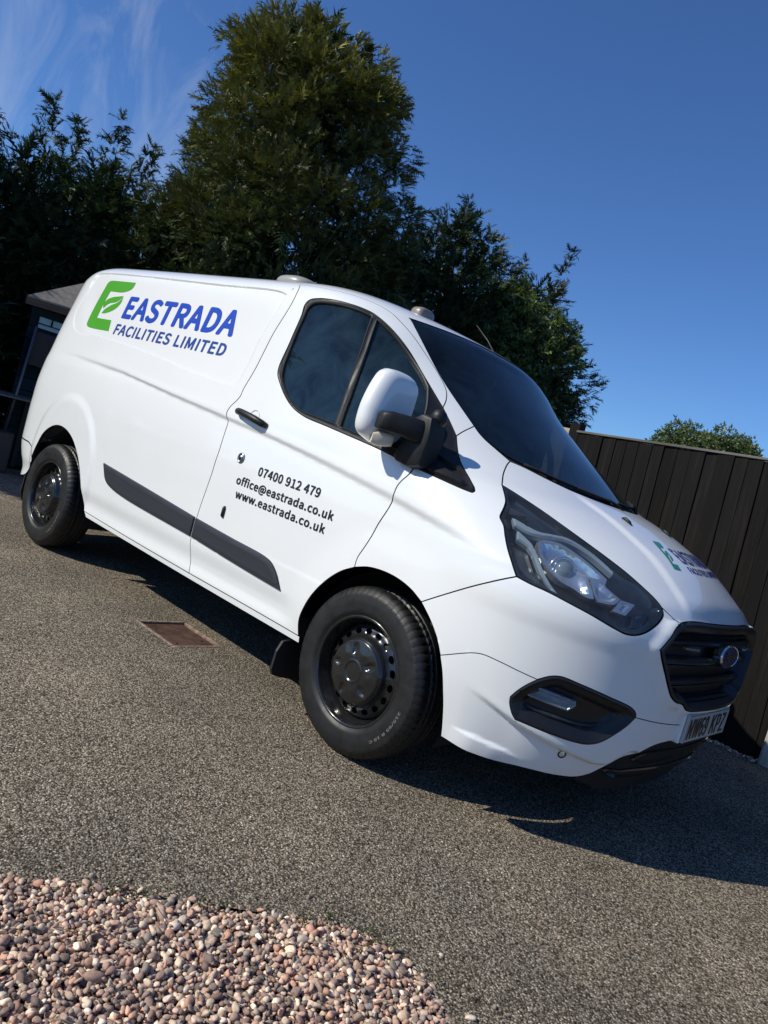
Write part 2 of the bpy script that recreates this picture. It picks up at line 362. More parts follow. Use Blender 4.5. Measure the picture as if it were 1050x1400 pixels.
# outlines drawn on that surface as (U, z)
SEG = dict(
 shutB=[(-1.463,1.885),(-1.508,1.856),(-1.857,1.577),(-2.215,1.305),(-2.270,1.262),(-2.418,1.200),(-2.521,1.148),(-2.590,1.085),(-2.661,0.994),(-2.775,0.824),(-2.835,0.650),(-2.848,0.530),(-2.832,0.434),(-2.822,0.352)],
 doortop=[(-1.463,1.885),(-1.188,1.874),(-0.965,1.862),(-0.853,1.842),(-0.791,1.806),(-0.735,1.747),(-0.700,1.665),(-0.684,1.585),(-0.697,1.525),(-0.737,1.480),(-0.789,1.441)],
 doorfront=[(-1.230,1.166),(-1.400,1.094),(-1.469,1.032),(-1.530,0.972),(-1.610,0.893),(-1.672,0.812),(-1.705,0.760),(-1.712,0.722)],
 belt=[(-1.230,1.166),(-1.385,1.196),(-1.652,1.230),(-1.790,1.246),(-1.850,1.270),(-1.880,1.305),(-1.897,1.350),(-1.900,1.400),(-1.875,1.437),(-1.703,1.579),(-1.565,1.715),(-1.520,1.770),(-1.470,1.800),(-1.409,1.812),(-1.250,1.816),(-1.121,1.812),(-1.010,1.803),(-0.926,1.785),(-0.850,1.735),(-0.802,1.660),(-0.788,1.544),(-0.789,1.441)],
 tri=[(-0.789,1.441),(-0.812,1.336),(-0.880,1.250),(-0.966,1.158)],
 triw=[(-0.812,1.336),(-0.880,1.250),(-0.966,1.158)],
 tri2=[(-0.966,1.158),(-0.986,1.144),(-1.010,1.136),(-1.040,1.138),(-1.230,1.166)],
 sillR=[(-2.822,0.352),(-3.40,.356),(-3.992,0.365)],
 sillF=[(-2.822,0.352),(-2.40,.352),(-1.966,0.350)],
 rarch=[(-4.822,0.500),(-4.833,0.530),(-4.790,0.610),(-4.728,0.693),(-4.625,0.757),(-4.507,0.791),(-4.393,0.790),(-4.290,0.759),(-4.205,0.702),(-4.130,0.624),(-4.060,0.522),(-4.012,0.420),(-3.992,0.365)],
 farchA=[(-1.966,0.350),(-1.968,0.407),(-1.953,0.465),(-1.920,0.540),(-1.862,0.620),(-1.788,0.682),(-1.712,0.722)],
 farchB=[(-1.712,0.722),(-1.640,0.744),(-1.560,0.753),(-1.480,0.749),(-1.410,0.732),(-1.350,0.704)],
 farchC=[(-1.350,0.704),(-1.292,0.655),(-1.239,0.596),(-1.212,0.554)],
 farchD=[(-1.212,0.554),(-1.185,0.500),(-1.158,0.416),(-1.144,0.329),(-1.131,0.276)],
 seamup=[(-1.350,0.704),(-1.194,0.794),(-1.083,0.853),(-0.966,0.906)],
 seamlo=[(-1.212,0.554),(-1.072,0.612),(-1.002,0.612),(-0.923,0.603),(-0.861,0.596)],
 hlrear=[(-0.966,0.906),(-0.970,0.948),(-0.973,0.986),(-0.966,1.026),(-0.956,1.055),(-0.955,1.078),(-0.940,1.092),(-0.900,1.118),(-0.858,1.145),(-0.787,1.196)],
 hltop=[(-0.787,1.196),(-0.716,1.148),(-0.643,1.090),(-0.580,1.050),(-0.526,1.014),(-0.490,0.982),(-0.466,0.955),(-0.456,0.936)],
 hlbot=[(-0.456,0.936),(-0.461,0.917),(-0.486,0.896),(-0.527,0.868),(-0.566,0.842),(-0.595,0.830),(-0.628,0.827),(-0.664,0.835),(-0.741,0.858),(-0.801,0.873),(-0.870,0.889),(-0.925,0.897),(-0.966,0.906)],
 bonside=[(-0.787,1.196),(-0.683,1.248),(-0.617,1.285),(-0.592,1.297)],
 wingws=[(-0.592,1.297),(-0.626,1.330),(-0.655,1.357),(-0.666,1.380),(-0.667,1.400)],
 pilwing=[(-0.667,1.400),(-0.758,1.362),(-0.812,1.336)],
 bontip=[(-0.456,0.936),(-0.426,0.915),(-0.398,0.896)],
 bonfront=[(-0.398,0.896),(-0.350,0.906),(-0.290,0.911),(-0.15,0.9105),(0,0.910)],
 bonrear=[(-0.592,1.297),(-0.534,1.290),(-0.436,1.270),(-0.335,1.254),(-0.231,1.243),(-0.115,1.238),(0,1.237)],
 wsside=[(-0.667,1.400),(-0.670,1.459),(-0.677,1.547),(-0.680,1.695),(-0.688,1.790),(-0.697,1.826)],
 header=[(-0.697,1.826),(-0.557,1.829),(-0.410,1.834),(-0.204,1.842),(0,1.845)],
 grl=[(-0.398,0.896),(-0.440,0.876),(-0.470,0.845),(-0.502,0.802),(-0.488,0.775),(-0.450,0.725),(-0.410,0.672),(-0.380,0.640),(-0.345,0.622),(-0.298,0.613),(-0.275,0.597),(-0.245,0.588),(-0.150,0.584),(0,0.582)],
 platen=[(0,.525),(-0.220,0.525),(-0.380,0.534),(-0.495,0.546)],
 fogU=[(-0.495,0.546),(-0.500,0.560),(-0.523,0.578),(-0.620,0.603),(-0.734,0.624),(-0.791,0.630),(-0.825,0.620),(-0.861,0.596)],
 fogL=[(-0.861,0.596),(-0.885,0.572),(-0.910,0.540),(-0.927,0.510),(-0.924,0.490),(-0.905,0.455),(-0.888,0.438),(-0.870,0.437),(-0.770,0.426),(-0.680,0.418),(-0.629,0.420),(-0.594,0.434),(-0.561,0.462),(-0.516,0.512),(-0.495,0.546)],
 bumbot=[(-1.131,0.276),(-1.028,0.268),(-0.913,0.261),(-0.831,0.258),(-0.753,0.258),(-0.655,0.256),(-0.575,0.262),(-0.535,0.285),(-0.522,0.300),(-0.481,0.342),(-0.430,0.395),(-0.399,0.420),(-0.360,0.442),(-0.309,0.456),(-0.148,0.468),(0,0.468)],
 valbot=[(0,.20),(-.2,.205),(-.40,.22),(-.55,.235),(-.655,.256)],
)
REC = [(-1.640,1.818),(-1.700,1.834),(-2.2,1.838),(-3.730,1.837),(-3.80,1.80),(-3.900,1.705),(-4.108,1.542),(-4.145,1.470),(-4.130,1.425),(-4.026,1.400),(-3.767,1.408),(-3.149,1.375),(-2.647,1.323),(-2.330,1.310),(-2.270,1.325),(-2.15,1.41),(-1.90,1.61),(-1.68,1.79)]
L1 = [(-4.35,1.262),(-4.122,1.262),(-3.487,1.234),(-2.996,1.187),(-2.537,1.150),(-2.199,1.125),(-1.817,1.084),(-1.478,1.040),(-1.137,0.985),(-1.0,.955)]
RECs = spline(UV(REC+REC[:1]), .014, 60); L1s = UV(L1)
CR2 = UV([(-1.10,.50),(-1.0,.470),(-0.877,.425),(-0.727,.385),(-0.569,.350),(-0.520,.350),(-0.458,.410)])
CR3 = UV([(-1.16,.335),(-1.01,.328),(-.882,.312),(-.786,.285)])
GRL = None
def D(U, z):
    """styling relief added along the normal"""
    sh = U.shape; a = -np.abs(U.ravel()); zz = z.ravel(); P = np.stack([a, z2v(zz)], -1); d = np.zeros(len(a))
    x = base(a, zz)[:, 0]
    m = (a < -1.5) & (zz > 1.2)
    if m.any():
        ds, _ = seg_dist(P[m], RECs[:-1], RECs[1:]); ins = inside(P[m], RECs[:-1]); sd = np.where(ins, ds, -ds)
        d[m] -= (.0085-.0060*ss((-3.75-P[m, 0])/.25))*ss((sd+.003)/.010)+.0030*np.exp(-((sd-.004)/.004)**2)*ss((P[m, 1]-z2v(1.55))/.1)
    m = (a < -.95) & (a > -4.45) & (zz > .6) & (zz < 1.5)
    if m.any():
        zl = np.interp(P[m, 0], L1s[:, 0], L1s[:, 1])
        t = zl-P[m, 1]; fade = ss((P[m, 0]+4.45)/.9)*ss((-.98-P[m, 0])/.25)
        d[m] -= fade*.010*ss((t+.008)/.045)*np.exp(-np.clip(t-.06, 0, 9)/.20)
        d[m] += fade*.002*np.exp(-((t+.03)/.04)**2)
    for cx, cz, r_, h in ((-2.82, .545, .455, .012), (.04, .40, .50, .010)):
        m = (np.abs(x-cx) < .8) & (zz < 1.2) & (a < -1.0)
        if m.any():
            rr = np.hypot(x[m]-cx, (zz[m]-cz)); up_ = ss((zz[m]-.28)/.25)
            d[m] += h*up_*ss((r_+.03-rr)/(.065 if cx < -1 else .20))
    # door and flank tuck under the rubbing strip
    m = (a < -1.15) & (zz < .55)
    if m.any(): d[m] -= .010*ss((.50-zz[m])/.08)*ss((zz[m]-.35)/.06)*ss((-1.95-P[m, 0])/.2)
    # bonnet: raised centre panel
    m = (a > -.62) & (zz > .90) & (zz < 1.30)
    if m.any():
        e = ss((zz[m]-.905)/.07)*ss((1.262-zz[m])/.05)
        d[m] += e*(.009*ss((.350+a[m])/.055))
    # front bumper creases
    m = (a > -1.25) & (zz < .66)
    if m.any():
        ds, sg = seg_dist(P[m], CR2[:-1], CR2[1:]); s_ = ds*np.where(P[m, 1] < np.interp(P[m, 0], CR2[:, 0], CR2[:, 1]), 1, -1)
        f_ = ss((P[m, 0]+1.10)/.22)*ss((-.40-P[m, 0])/.06)
        d[m] -= f_*.020*ss((s_+.004)/.024); d[m] += f_*.002*np.exp(-((s_+.012)/.014)**2)
        s3 = np.interp(P[m, 0], CR3[:, 0], CR3[:, 1])-P[m, 1]
        d[m] += .013*ss((s3+.004)/.014)*ss((P[m, 0]+1.12)/.12)*ss((-.80-P[m, 0])/.14)
    # shelf between lamp and fog recess
    m = (a > -1.3) & (a < -.42) & (zz < .93) & (zz > .55)
    if m.any():
        zc = .79+.18*(-a[m]-.95)*0-.06*(1.0+a[m]*1.0); t = zz[m]-zc
        d[m] += .004*ss((t+.03)/.06)*ss((.93-zz[m])/.05)*ss((a[m]+1.25)/.3)
    # lip round the grille
    if GRL is not None:
        m = (a > -.62) & (zz < .90) & (zz > .50)
        if m.any():
            ds, _ = seg_dist(P[m], GRL[:-1], GRL[1:]); d[m] += .012*ss((.045-ds)/.045)
    return d.reshape(sh)
def frame(U, z, off=0., h=2e-3):
    """points and unit normals on the relief surface"""
    def Q(U, z): return base(U, z)
    zl, zh = np.clip(z-h, ZT[0], ZT[-1]), np.clip(z+h, ZT[0], ZT[-1])
    n0 = np.cross(Q(U+h, z)-Q(U-h, z), Q(U, zh)-Q(U, zl)); n0 /= np.linalg.norm(n0, axis=-1, keepdims=True)+1e-12
    return Q(U, z), n0
# orientation of the raw normal, made to point outwards
_P, _n = frame(np.array([-2.5]), np.array([.8])); NS = -1. if _n[0, 1] > 0 else 1.
def surf(U, z, off=0.):
    P, n = frame(U, z); return P+n*NS*(D(U, z)+off)[..., None]
def surfn(U, z, h=3e-3):
    zl, zh = np.clip(z-h, ZT[0], ZT[-1]), np.clip(z+h, ZT[0], ZT[-1])
    n = np.cross(surf(U+h, z)-surf(U-h, z), surf(U, zh)-surf(U, zl))*NS; return n/(np.linalg.norm(n, axis=-1, keepdims=True)+1e-12)

def path(*names):
    """chain named outlines into one closed (U, V) loop; 'x-' reverses, '~x' mirrors to the far side"""
    out = []
    for s in names:
        if isinstance(s, str):
            mir = s.startswith('~'); rev = s.endswith('-'); k = s.strip('~').rstrip('-'); P = spline(UV(SEG[k]))
            if mir: P = P*[-1, 1]
            if rev: P = P[::-1]
        else: P = spline(UV(s))
        if out and np.hypot(*(out[-1][-1]-P[0])) > .03: print('path gap', s, out[-1][-1], P[0])
        out.append(P[1:] if out else P)
    P = np.concatenate(out)
    return P[:-1] if np.hypot(*(P[0]-P[-1])) < 1e-3 else P
def sympath(*names):
    """near-side half running from the centre line back to it, closed by its mirror image"""
    a = list(names); m = []
    for q in reversed(a): m.append('~'+(q[:-1] if q.endswith('-') else q+'-') if isinstance(q, str) else [(-x, y) for x, y in reversed(q)])
    return path(*a, *m)
def inset(P, g):
    d1 = P-np.roll(P, 1, 0); d2 = np.roll(P, -1, 0)-P
    n1 = np.stack([d1[:, 1], -d1[:, 0]], -1); n2 = np.stack([d2[:, 1], -d2[:, 0]], -1)
    n1 /= np.linalg.norm(n1, axis=1, keepdims=True)+1e-12; n2 /= np.linalg.norm(n2, axis=1, keepdims=True)+1e-12
    b = n1+n2; b /= np.linalg.norm(b, axis=1, keepdims=True)+1e-9; c = np.clip((b*n1).sum(1), .5, 1)
    x, y = P[:, 0], P[:, 1]; area = (x*np.roll(y, -1)-np.roll(x, -1)*y).sum()
    return P+b/c[:, None]*g*(-1 if area > 0 else 1)
def panel(name, loop, mat, parent, step=.02, gap=.0022, holes=(), prof=None, flange=.014, off=0., extra=None, mirror=False, label=None, uv_off=None, mats=None):
    """a sheet cut from the surface along a closed (U, V) loop, optionally with holes, a raised or sunk profile by distance from its edge, and a turned-in rim"""
    loops = [inset(loop, gap)]+[inset(h_, -gap) for h_ in holes]
    B = np.concatenate(loops); nb = len(B); edges = []; s = 0
    for lp in loops: edges += [(s+i, s+(i+1) % len(lp)) for i in range(len(lp))]; s += len(lp)
    A_ = np.concatenate([lp for lp in loops]); E_ = np.concatenate([np.roll(lp, -1, 0) for lp in loops])
    lo, hi = loops[0].min(0), loops[0].max(0)
    gx, gy = np.meshgrid(np.arange(lo[0], hi[0], step), np.arange(lo[1], hi[1], step*.87)); gx[::2] += step/2
    G = np.stack([gx.ravel(), gy.ravel()], -1)
    if extra is not None: G = np.concatenate([G, extra])
    def ins_all(P):
        m = inside(P, loops[0])
        for h_ in loops[1:]: m &= ~inside(P, h_)
        return m
    G = G[ins_all(G)]
    def near(P, Q, r_):                               # P closer than r_ to any of Q, by hashing
        keys = {}
        for k, q in enumerate(np.floor(Q/r_).astype(int)): keys.setdefault((q[0], q[1]), []).append(k)
        res = np.zeros(len(P), bool)
        for i, c in enumerate(np.floor(P/r_).astype(int)):
            for dx in (-1, 0, 1):
                for dy in (-1, 0, 1):
                    k = keys.get((c[0]+dx, c[1]+dy))
                    if k is not None and (np.hypot(Q[k, 0]-P[i, 0], Q[k, 1]-P[i, 1]) < r_).any(): res[i] = True
        return res
    R_ = []
    if prof is not None:
        for ins_, _o in prof[1:]:
            for q, lp in enumerate(loops): 
                rr = inset(lp, ins_ if q == 0 else -ins_); dd, _ = seg_dist(rr, A_, E_); rr = rr[(dd > ins_*.8)]; R_.append(rr)
        R_ = np.concatenate(R_); R_ = R_[ins_all(R_)]
    ref = B if prof is None or not len(R_) else np.concatenate([B, R_])
    if len(G): G = G[~near(G, ref, step*.55)]
    P2 = np.concatenate([ref, G]) if len(G) else ref
    r = delaunay_2d_cdt([Vector(p) for p in P2.tolist()], edges, [], 0, 1e-7)
    P2 = np.array([tuple(v) for v in r[0]]); T = np.array([f for f in r[2] if len(f) == 3]); cen = P2[T].mean(1); T = T[ins_all(cen)]
    ar = np.cross(P2[T[:, 1]]-P2[T[:, 0]], P2[T[:, 2]]-P2[T[:, 0]]); T = T[np.abs(ar) > 1e-10]; ar = ar[np.abs(ar) > 1e-10]; T[ar < 0] = T[ar < 0][:, ::-1]
    U, z = P2[:, 0], v2z(P2[:, 1]); o = np.full(len(P2), float(off))
    if prof is not None:
        ds, _ = seg_dist(P2, A_, E_); o = o+np.interp(ds, [p[0] for p in prof], [p[1] for p in prof])
    if uv_off is not None: o = o+uv_off(U, z)
    V = surf(U, z, o)
    n3 = np.cross(V[T[:, 1]]-V[T[:, 0]], V[T[:, 2]]-V[T[:, 0]]); _, nn = frame(U[T[:, 0]], z[T[:, 0]])
    if ((n3*nn*NS).sum() < 0): T = T[:, ::-1]
    N = surfn(U, z) if prof is None else None
    bd = []
    if flange:
        cnt = {}
        for t in T.tolist():
            for a, b in ((t[0], t[1]), (t[1], t[2]), (t[2], t[0])): cnt[(a, b)] = 1
        bd = [(a, b) for (a, b) in cnt if (b, a) not in cnt]
        idx = {}; _, nn = frame(U, z); nn = nn*NS; V2, N2 = [], []; q = []
        for a, b in bd:
            e = V[b]-V[a]; l = np.linalg.norm(e)
            if l < 1e-7: continue
            on = np.cross(e/l, nn[a]); k = len(V)+len(V2)
            V2 += [V[a], V[b], V[b]-nn[b]*flange, V[a]-nn[a]*flange]; N2 += [on]*4; q.append((k, k+3, k+2, k+1))
        if q:
            nfront = len(T); V = np.concatenate([V, np.array(V2)]); T = np.concatenate([T, np.array([(a, b, c) for a, b, c, d in q]), np.array([(a, c, d) for a, b, c, d in q])])
            if N is not None: N = np.concatenate([N, np.array(N2)])
    rim_shade = flange >= .014 and mat is paint and bool(bd)
    objs = []
    for mm in ((1,) if not mirror else (1, -1)):
        Vm = V*[1, mm, 1]; Tm = T if mm > 0 else T[:, ::-1]; Nm = None if N is None else N*[1, mm, 1]
        par = parent if not isinstance(parent, (tuple, list)) else parent[0 if mm > 0 else 1]
        ob = obj(name, Vm, Tm, mat, par, normals=Nm, smooth=True, sharp=None if N is not None else 35)
        if label and mm > 0: ob['label'] = label
        if rim_shade:                                     # turned-in rims coloured matte black: painted shade in the shut lines
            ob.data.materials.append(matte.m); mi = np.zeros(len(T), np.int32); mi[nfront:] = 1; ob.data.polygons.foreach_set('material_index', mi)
        objs.append(ob)
    return objs if mirror else objs[0]
def ringpts(line, offs=(-.012, -.004, .004, .012, .022)):
    d = np.gradient(line, axis=0); n = np.stack([d[:, 1], -d[:, 0]], -1); n /= np.linalg.norm(n, axis=1, keepdims=True)+1e-9
    return np.concatenate([line+n*o for o in offs])

GRL = spline(UV(SEG['grl']), .02)
# ------------------------------------------------------------------ THE VAN
van = empty('panel_van', (-1.45, 0, 0), 'white panel van with green and blue lettering parked on the driveway', 'van')
_l = spline(UV(L1), .02); _r = RECs
xtra = np.concatenate([ringpts(_r, (-.018, -.010, -.004, .002, .007, .012)), ringpts(_l, (-.03, -.015, 0, .012, .024))])
top = [(-Umax(z), z) for z in np.linspace(.46, 1.978, 60)]
lp = path('header-', 'wsside-', 'pilwing', [SEG['pilwing'][-1], (-.789, 1.441)], 'doortop-', 'shutB', 'sillR', 'rarch-',
          [SEG['rarch'][0], (-4.86, .560), (-4.95, .600), (-5.05, .605), (-Umax(.605), .605)],
          [(-Umax(z), z) for z in np.linspace(.605, 1.978, 70)], [(-Umax(1.978), 1.978), (-1.0, 1.978), (1.0, 1.978), (Umax(1.978), 1.978)],
          [(Umax(z), z) for z in np.linspace(1.978, .605, 70)], [(Umax(.605), .605), (5.05, .605), (4.95, .600), (4.86, .560), (-SEG['rarch'][0][0], .5)],
          '~rarch', '~sillR-', '~shutB-', '~doortop', [(.789, 1.441), (.812, 1.336)], '~pilwing-', '~wsside', '~header')
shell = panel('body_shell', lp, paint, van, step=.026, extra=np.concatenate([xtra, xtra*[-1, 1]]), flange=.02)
tag(shell, 'white rear body with recessed upper panel carrying the logo')
lp = path([(-5.05, .600), (-4.95, .595), (-4.86, .555), (-4.824, .496), (-4.90, .44), (-5.002, .375), (-5.3, .35), (-Umax(.35), .34)], [(-Umax(z), z) for z in np.linspace(.34, .598, 10)], [(-Umax(.598), .598), (-5.05, .600)])
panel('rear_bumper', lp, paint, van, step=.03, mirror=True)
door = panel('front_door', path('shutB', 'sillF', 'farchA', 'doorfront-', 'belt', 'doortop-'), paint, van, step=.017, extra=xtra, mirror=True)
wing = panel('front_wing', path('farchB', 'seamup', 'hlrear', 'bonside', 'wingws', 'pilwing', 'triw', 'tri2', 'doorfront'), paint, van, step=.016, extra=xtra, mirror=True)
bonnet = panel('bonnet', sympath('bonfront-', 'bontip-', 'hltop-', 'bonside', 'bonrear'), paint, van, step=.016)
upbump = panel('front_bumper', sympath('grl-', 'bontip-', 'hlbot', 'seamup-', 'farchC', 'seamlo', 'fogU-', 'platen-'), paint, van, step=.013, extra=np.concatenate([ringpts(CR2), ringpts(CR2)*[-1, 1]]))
loop = sympath('platen', 'fogL-', 'seamlo-', 'farchD', 'bumbot')
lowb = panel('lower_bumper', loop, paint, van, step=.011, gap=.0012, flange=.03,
             extra=np.concatenate([ringpts(c)*[s, 1] for c in (spline(CR2), spline(CR3)) for s in (1, -1)]))
panel('sill', path([(-3.996, .364), (-3.4, .354), (-2.822, .350), (-2.4, .350), (-1.962, .348)], [(-1.962, .348), (-1.965, .318)], [(-1.965, .318), (-2.8, .322), (-3.97, .334)], [(-3.97, .334), (-3.996, .364)]), paint, van, step=.02, off=-.004, mirror=True)
panel('valance', sympath([(0, .476), (-.148, .476), (-.309, .464), (-.360, .450), (-.399, .428), (-.430, .403), (-.481, .350), (-.522, .308), (-.560, .275)], [(-.560, .275), (-.54, .225), (-.45, .205), (-.25, .195), (0, .19)]), matte, van, step=.02, off=-.016, prof=[(0, 0), (.03, -.010)])
panel('air_slot', sympath([(0, .40), (-.34, .395), (-.40, .365)], [(-.40, .365), (-.36, .345), (0, .345)]), gloss, van, step=.02, off=-.020, prof=[(0, 0), (.006, .003), (.014, -.012)])
panel('air_slot', sympath([(0, .315), (-.40, .312), (-.47, .290)], [(-.47, .290), (-.44, .265), (0, .262)]), gloss, van, step=.02, off=-.020, prof=[(0, 0), (.006, .003), (.014, -.012)])

# glass
ws = panel('windscreen', sympath('header-', 'wsside-', [(-.667, 1.400), (-.655, 1.372), (-.620, 1.345), (-.58, 1.318)], [(-.58, 1.318), (-.43, 1.289), (-.335, 1.273), (-.231, 1.262), (-.115, 1.256), (0, 1.255)]), wsglass, van, step=.03, off=-.003, flange=.004)
ws['label'] = 'dark tinted windscreen'
panel('cowl_panel', sympath([(0, 1.2605), (-.115, 1.261), (-.231, 1.267), (-.335, 1.278), (-.43, 1.294), (-.58, 1.323), (-.624, 1.352), (-.645, 1.37)], [(-.645, 1.37), (-.632, 1.335), (-.592, 1.297)], 'bonrear')[:], matte, van, step=.015, off=-.010)
frame_w = .022
for k in (0, 1): pass
gA = [(-1.463,1.776),(-1.421,1.787),(-1.25,1.792),(-1.138,1.790),(-1.03,1.782),(-0.962,1.769)]
gA2 = [(-0.962,1.769),(-0.999,1.735),(-1.046,1.693),(-1.090,1.654),(-1.134,1.615),(-1.180,1.576),(-1.230,1.538),(-1.281,1.500),(-1.335,1.463),(-1.390,1.427),(-1.433,1.392),(-1.468,1.357),(-1.504,1.321),(-1.541,1.286),(-1.583,1.252)]
gA3 = [(-1.583,1.252),(-1.700,1.262),(-1.800,1.273),(-1.850,1.300),(-1.870,1.345),(-1.868,1.395),(-1.838,1.437),(-1.690,1.569),(-1.55,1.705),(-1.50,1.755),(-1.463,1.776)]
gB = [(-0.928,1.757),(-0.860,1.705),(-0.822,1.640),(-0.806,1.560),(-0.815,1.510)]
gB2 = [(-0.815,1.510),(-0.878,1.441),(-0.938,1.386),(-1.016,1.319),(-1.110,1.260),(-1.210,1.214)]
gB3 = [(-1.210,1.214),(-1.358,1.224),(-1.550,1.248)]
gB4 = [(-1.550,1.248),(-1.506,1.284),(-1.469,1.318),(-1.434,1.352),(-1.397,1.386),(-1.345,1.421),(-1.292,1.456),(-1.241,1.492),(-1.191,1.528),(-1.144,1.565),(-1.099,1.603),(-1.055,1.642),(-1.012,1.680),(-0.968,1.719),(-0.928,1.757)]
lA = path(gA, gA2, gA3); lB = path(gB, gB2, gB3, gB4)
tr = panel('window_trim', path('belt', 'tri', 'tri2'), trim, door, step=.016, holes=[lA, lB], prof=[(0, -.001), (.006, .003), (.014, .001)], gap=.0012, mirror=True)
panel('side_window', inset(lA, -.004), sideglass, door, step=.03, gap=0, off=-.008, flange=0, mirror=True)
panel('quarter_window', inset(lB, -.004), sideglass, door, step=.03, gap=0, off=-.009, flange=0, mirror=True)
# the window rubber, a lighter bead round the glass
for lpz in (lA, lB): panel('window_seal', inset(lpz, -.009), rubber, door, step=.02, gap=0, holes=[inset(lpz, -.001)], prof=[(0, .002), (.004, .006)], flange=.008, mirror=True)
# ribs on the sail trim
for q in ([(-1.02, 1.335), (-.93, 1.275), (-.90, 1.245), (-.945, 1.185), (-1.0, 1.215), (-1.075, 1.27)], [(-1.18, 1.19), (-1.10, 1.215), (-1.01, 1.175), (-.99, 1.158), (-1.03, 1.147), (-1.15, 1.162)]):
    panel('sail_rib', path(q+q[:1]), trim, door, step=.012, gap=0, off=.002, prof=[(0, 0), (.012, .012)], mirror=True)
# rubbing strips
MR = [(-3.850,0.690),(-3.347,0.660),(-2.849,0.629)]; MR2 = [(-2.849,0.629),(-2.853,0.526)]; MR3 = [(-2.853,0.526),(-3.534,0.550),(-3.690,0.566),(-3.765,0.584),(-3.805,0.612),(-3.850,0.690)]
MF = [(-2.842,0.628),(-2.534,0.614),(-2.270,0.603),(-2.215,0.590),(-2.165,0.555),(-2.112,0.490)]; MF2 = [(-2.112,.490),(-2.410,0.502),(-2.845,0.526)]; MF3 = [(-2.845,.526),(-2.842,.628)]
pr = [(0, .001), (.004, .008), (.022, .012), (.030, .011)]
panel('side_moulding', path(MR, MR2, MR3), mould, van, step=.012, gap=.001, prof=pr, mirror=True)
panel('side_moulding', path(MF, MF2, MF3), mould, door, step=.012, gap=.001, prof=pr, mirror=True)

# ---- grille
gloop = sympath([(0, .910), (0, .911)], 'bonfront-', 'grl') if False else sympath('bonfront-', 'grl')
grille = panel('grille', gloop, satin, van, step=.014, gap=.003, prof=[(0, .004), (.010, .006), (.020, -.004), (.045, -.050)])
grille['label'] = 'black grille with three horizontal bars'
def bar(zc, hw, um, off, mat=None, par=grille, name='grille_bar'):
    n = 22; us = np.linspace(-um, um, n); pts = [(u, zc+hw-.010*(u/um)**4) for u in us]+[(u, zc-hw-.010*(u/um)**4) for u in us[::-1]]
    return panel(name, path(pts+pts[:1]), mat or satin, par, step=.012, gap=0, off=off, prof=[(0, -.012), (.006, 0), (max(.0065, hw*.7), -.004)], flange=.03)
bar(.872, .006, .42, -.018); bar(.838, .012, .452, -.016); bar(.768, .015, .472, -.012); bar(.745, .004, .462, -.014); bar(.690, .013, .405, -.014); bar(.668, .004, .385, -.016); bar(.618, .007, .32, -.010)
for s in (1, -1):
    q = [(-.356*s, .821), (-.262*s, .819), (-.262*s, .811), (-.354*s, .813)]
    panel('strobe_light', path(q+q[:1]), silver, grille, step=.01, gap=0, off=-.004, flange=.012)
# badge: a chrome ringed blue oval with white script
def oval(ru, rv, n=40, c=(0, .797)): return np.array([(c[0]+ru*math.cos(2*PI*k/n), z2v(c[1])+rv*math.sin(2*PI*k/n)) for k in range(n)])
badge = panel('badge', oval(.098, .046), chrome, grille, step=.01, gap=0, off=.008, prof=[(0, 0), (.005, .006), (.009, .002)], flange=.03)
panel('badge_face', oval(.088, .037), badgeb, badge, step=.01, gap=0, off=.0125, flange=.002) if False else None
bf = panel('badge_face', oval(.088, .037), badgeb, grille, step=.01, gap=0, off=.0125, flange=.002)

# ---- headlamps
hl_loop = path('hlrear', 'hltop', 'hlbot')
lensN, lensF = panel('headlight', hl_loop, gloss, van, step=.012, gap=.003, prof=[(0, -.003), (.010, -.006), (.020, -.030), (.06, -.058)], flange=.01, mirror=True)
lensN['label'] = 'headlight with clear cover and projector lens'
par = (lensN, lensF)
panel('lamp_cover', hl_loop, lensglass, par, step=.02, gap=.004, off=-.001, flange=.002, mirror=True)
H = lambda pts, **k: panel(k.pop('name', 'lamp_trim'), path(list(pts)+[pts[0]]), k.pop('mat', greyp), par, step=.010, gap=0, mirror=True, **k)
H([(-0.885,1.100),(-0.816,1.080),(-0.757,1.083),(-0.692,1.085),(-0.626,1.060),(-.57,1.012),(-.585,1.008),(-0.640,1.052),(-0.703,1.070),(-0.769,1.067),(-0.828,1.061),(-0.864,1.062),(-0.900,1.075)], name='light_strip', off=-.012, prof=[(0, -.004), (.006, .004)], flange=.02)
H([(-0.898,1.062),(-0.917,1.033),(-0.885,1.020),(-0.875,0.993),(-0.874,0.957),(-0.868,0.915),(-0.840,0.878),(-0.828,0.888),(-0.849,0.921),(-0.857,0.961),(-0.857,0.997),(-0.863,1.032),(-0.885,1.052)], name='light_strip', off=-.013, prof=[(0, -.004), (.005, .004)], flange=.02)
H([(-0.838,1.043),(-0.795,1.058),(-0.735,1.060),(-0.690,1.042),(-0.655,1.019),(-0.622,0.990),(-0.640,0.975),(-0.690,0.975),(-0.701,0.975),(-0.712,0.915),(-0.737,0.912),(-0.774,0.928),(-0.806,0.940),(-0.838,0.970),(-0.848,1.004)], name='lamp_reflector', mat=silver, off=-.014, prof=[(0, 0), (.012, -.002), (.026, -.022), (.045, -.030)], flange=.03)
H([(-0.690,0.978),(-0.640,0.984),(-0.646,0.965),(-0.612,0.938),(-0.645,0.915),(-0.700,0.909),(-0.706,0.934)], name='lamp_reflector', mat=silver, off=-.014, prof=[(0, 0), (.009, 0), (.018, -.012)], flange=.02)
H([(-0.612,0.936),(-0.562,0.931),(-0.618,0.888),(-0.660,0.892)], name='lamp_reflector', mat=silver, off=-.013, prof=[(0, 0), (.009, 0), (.014, -.006)], flange=.02)
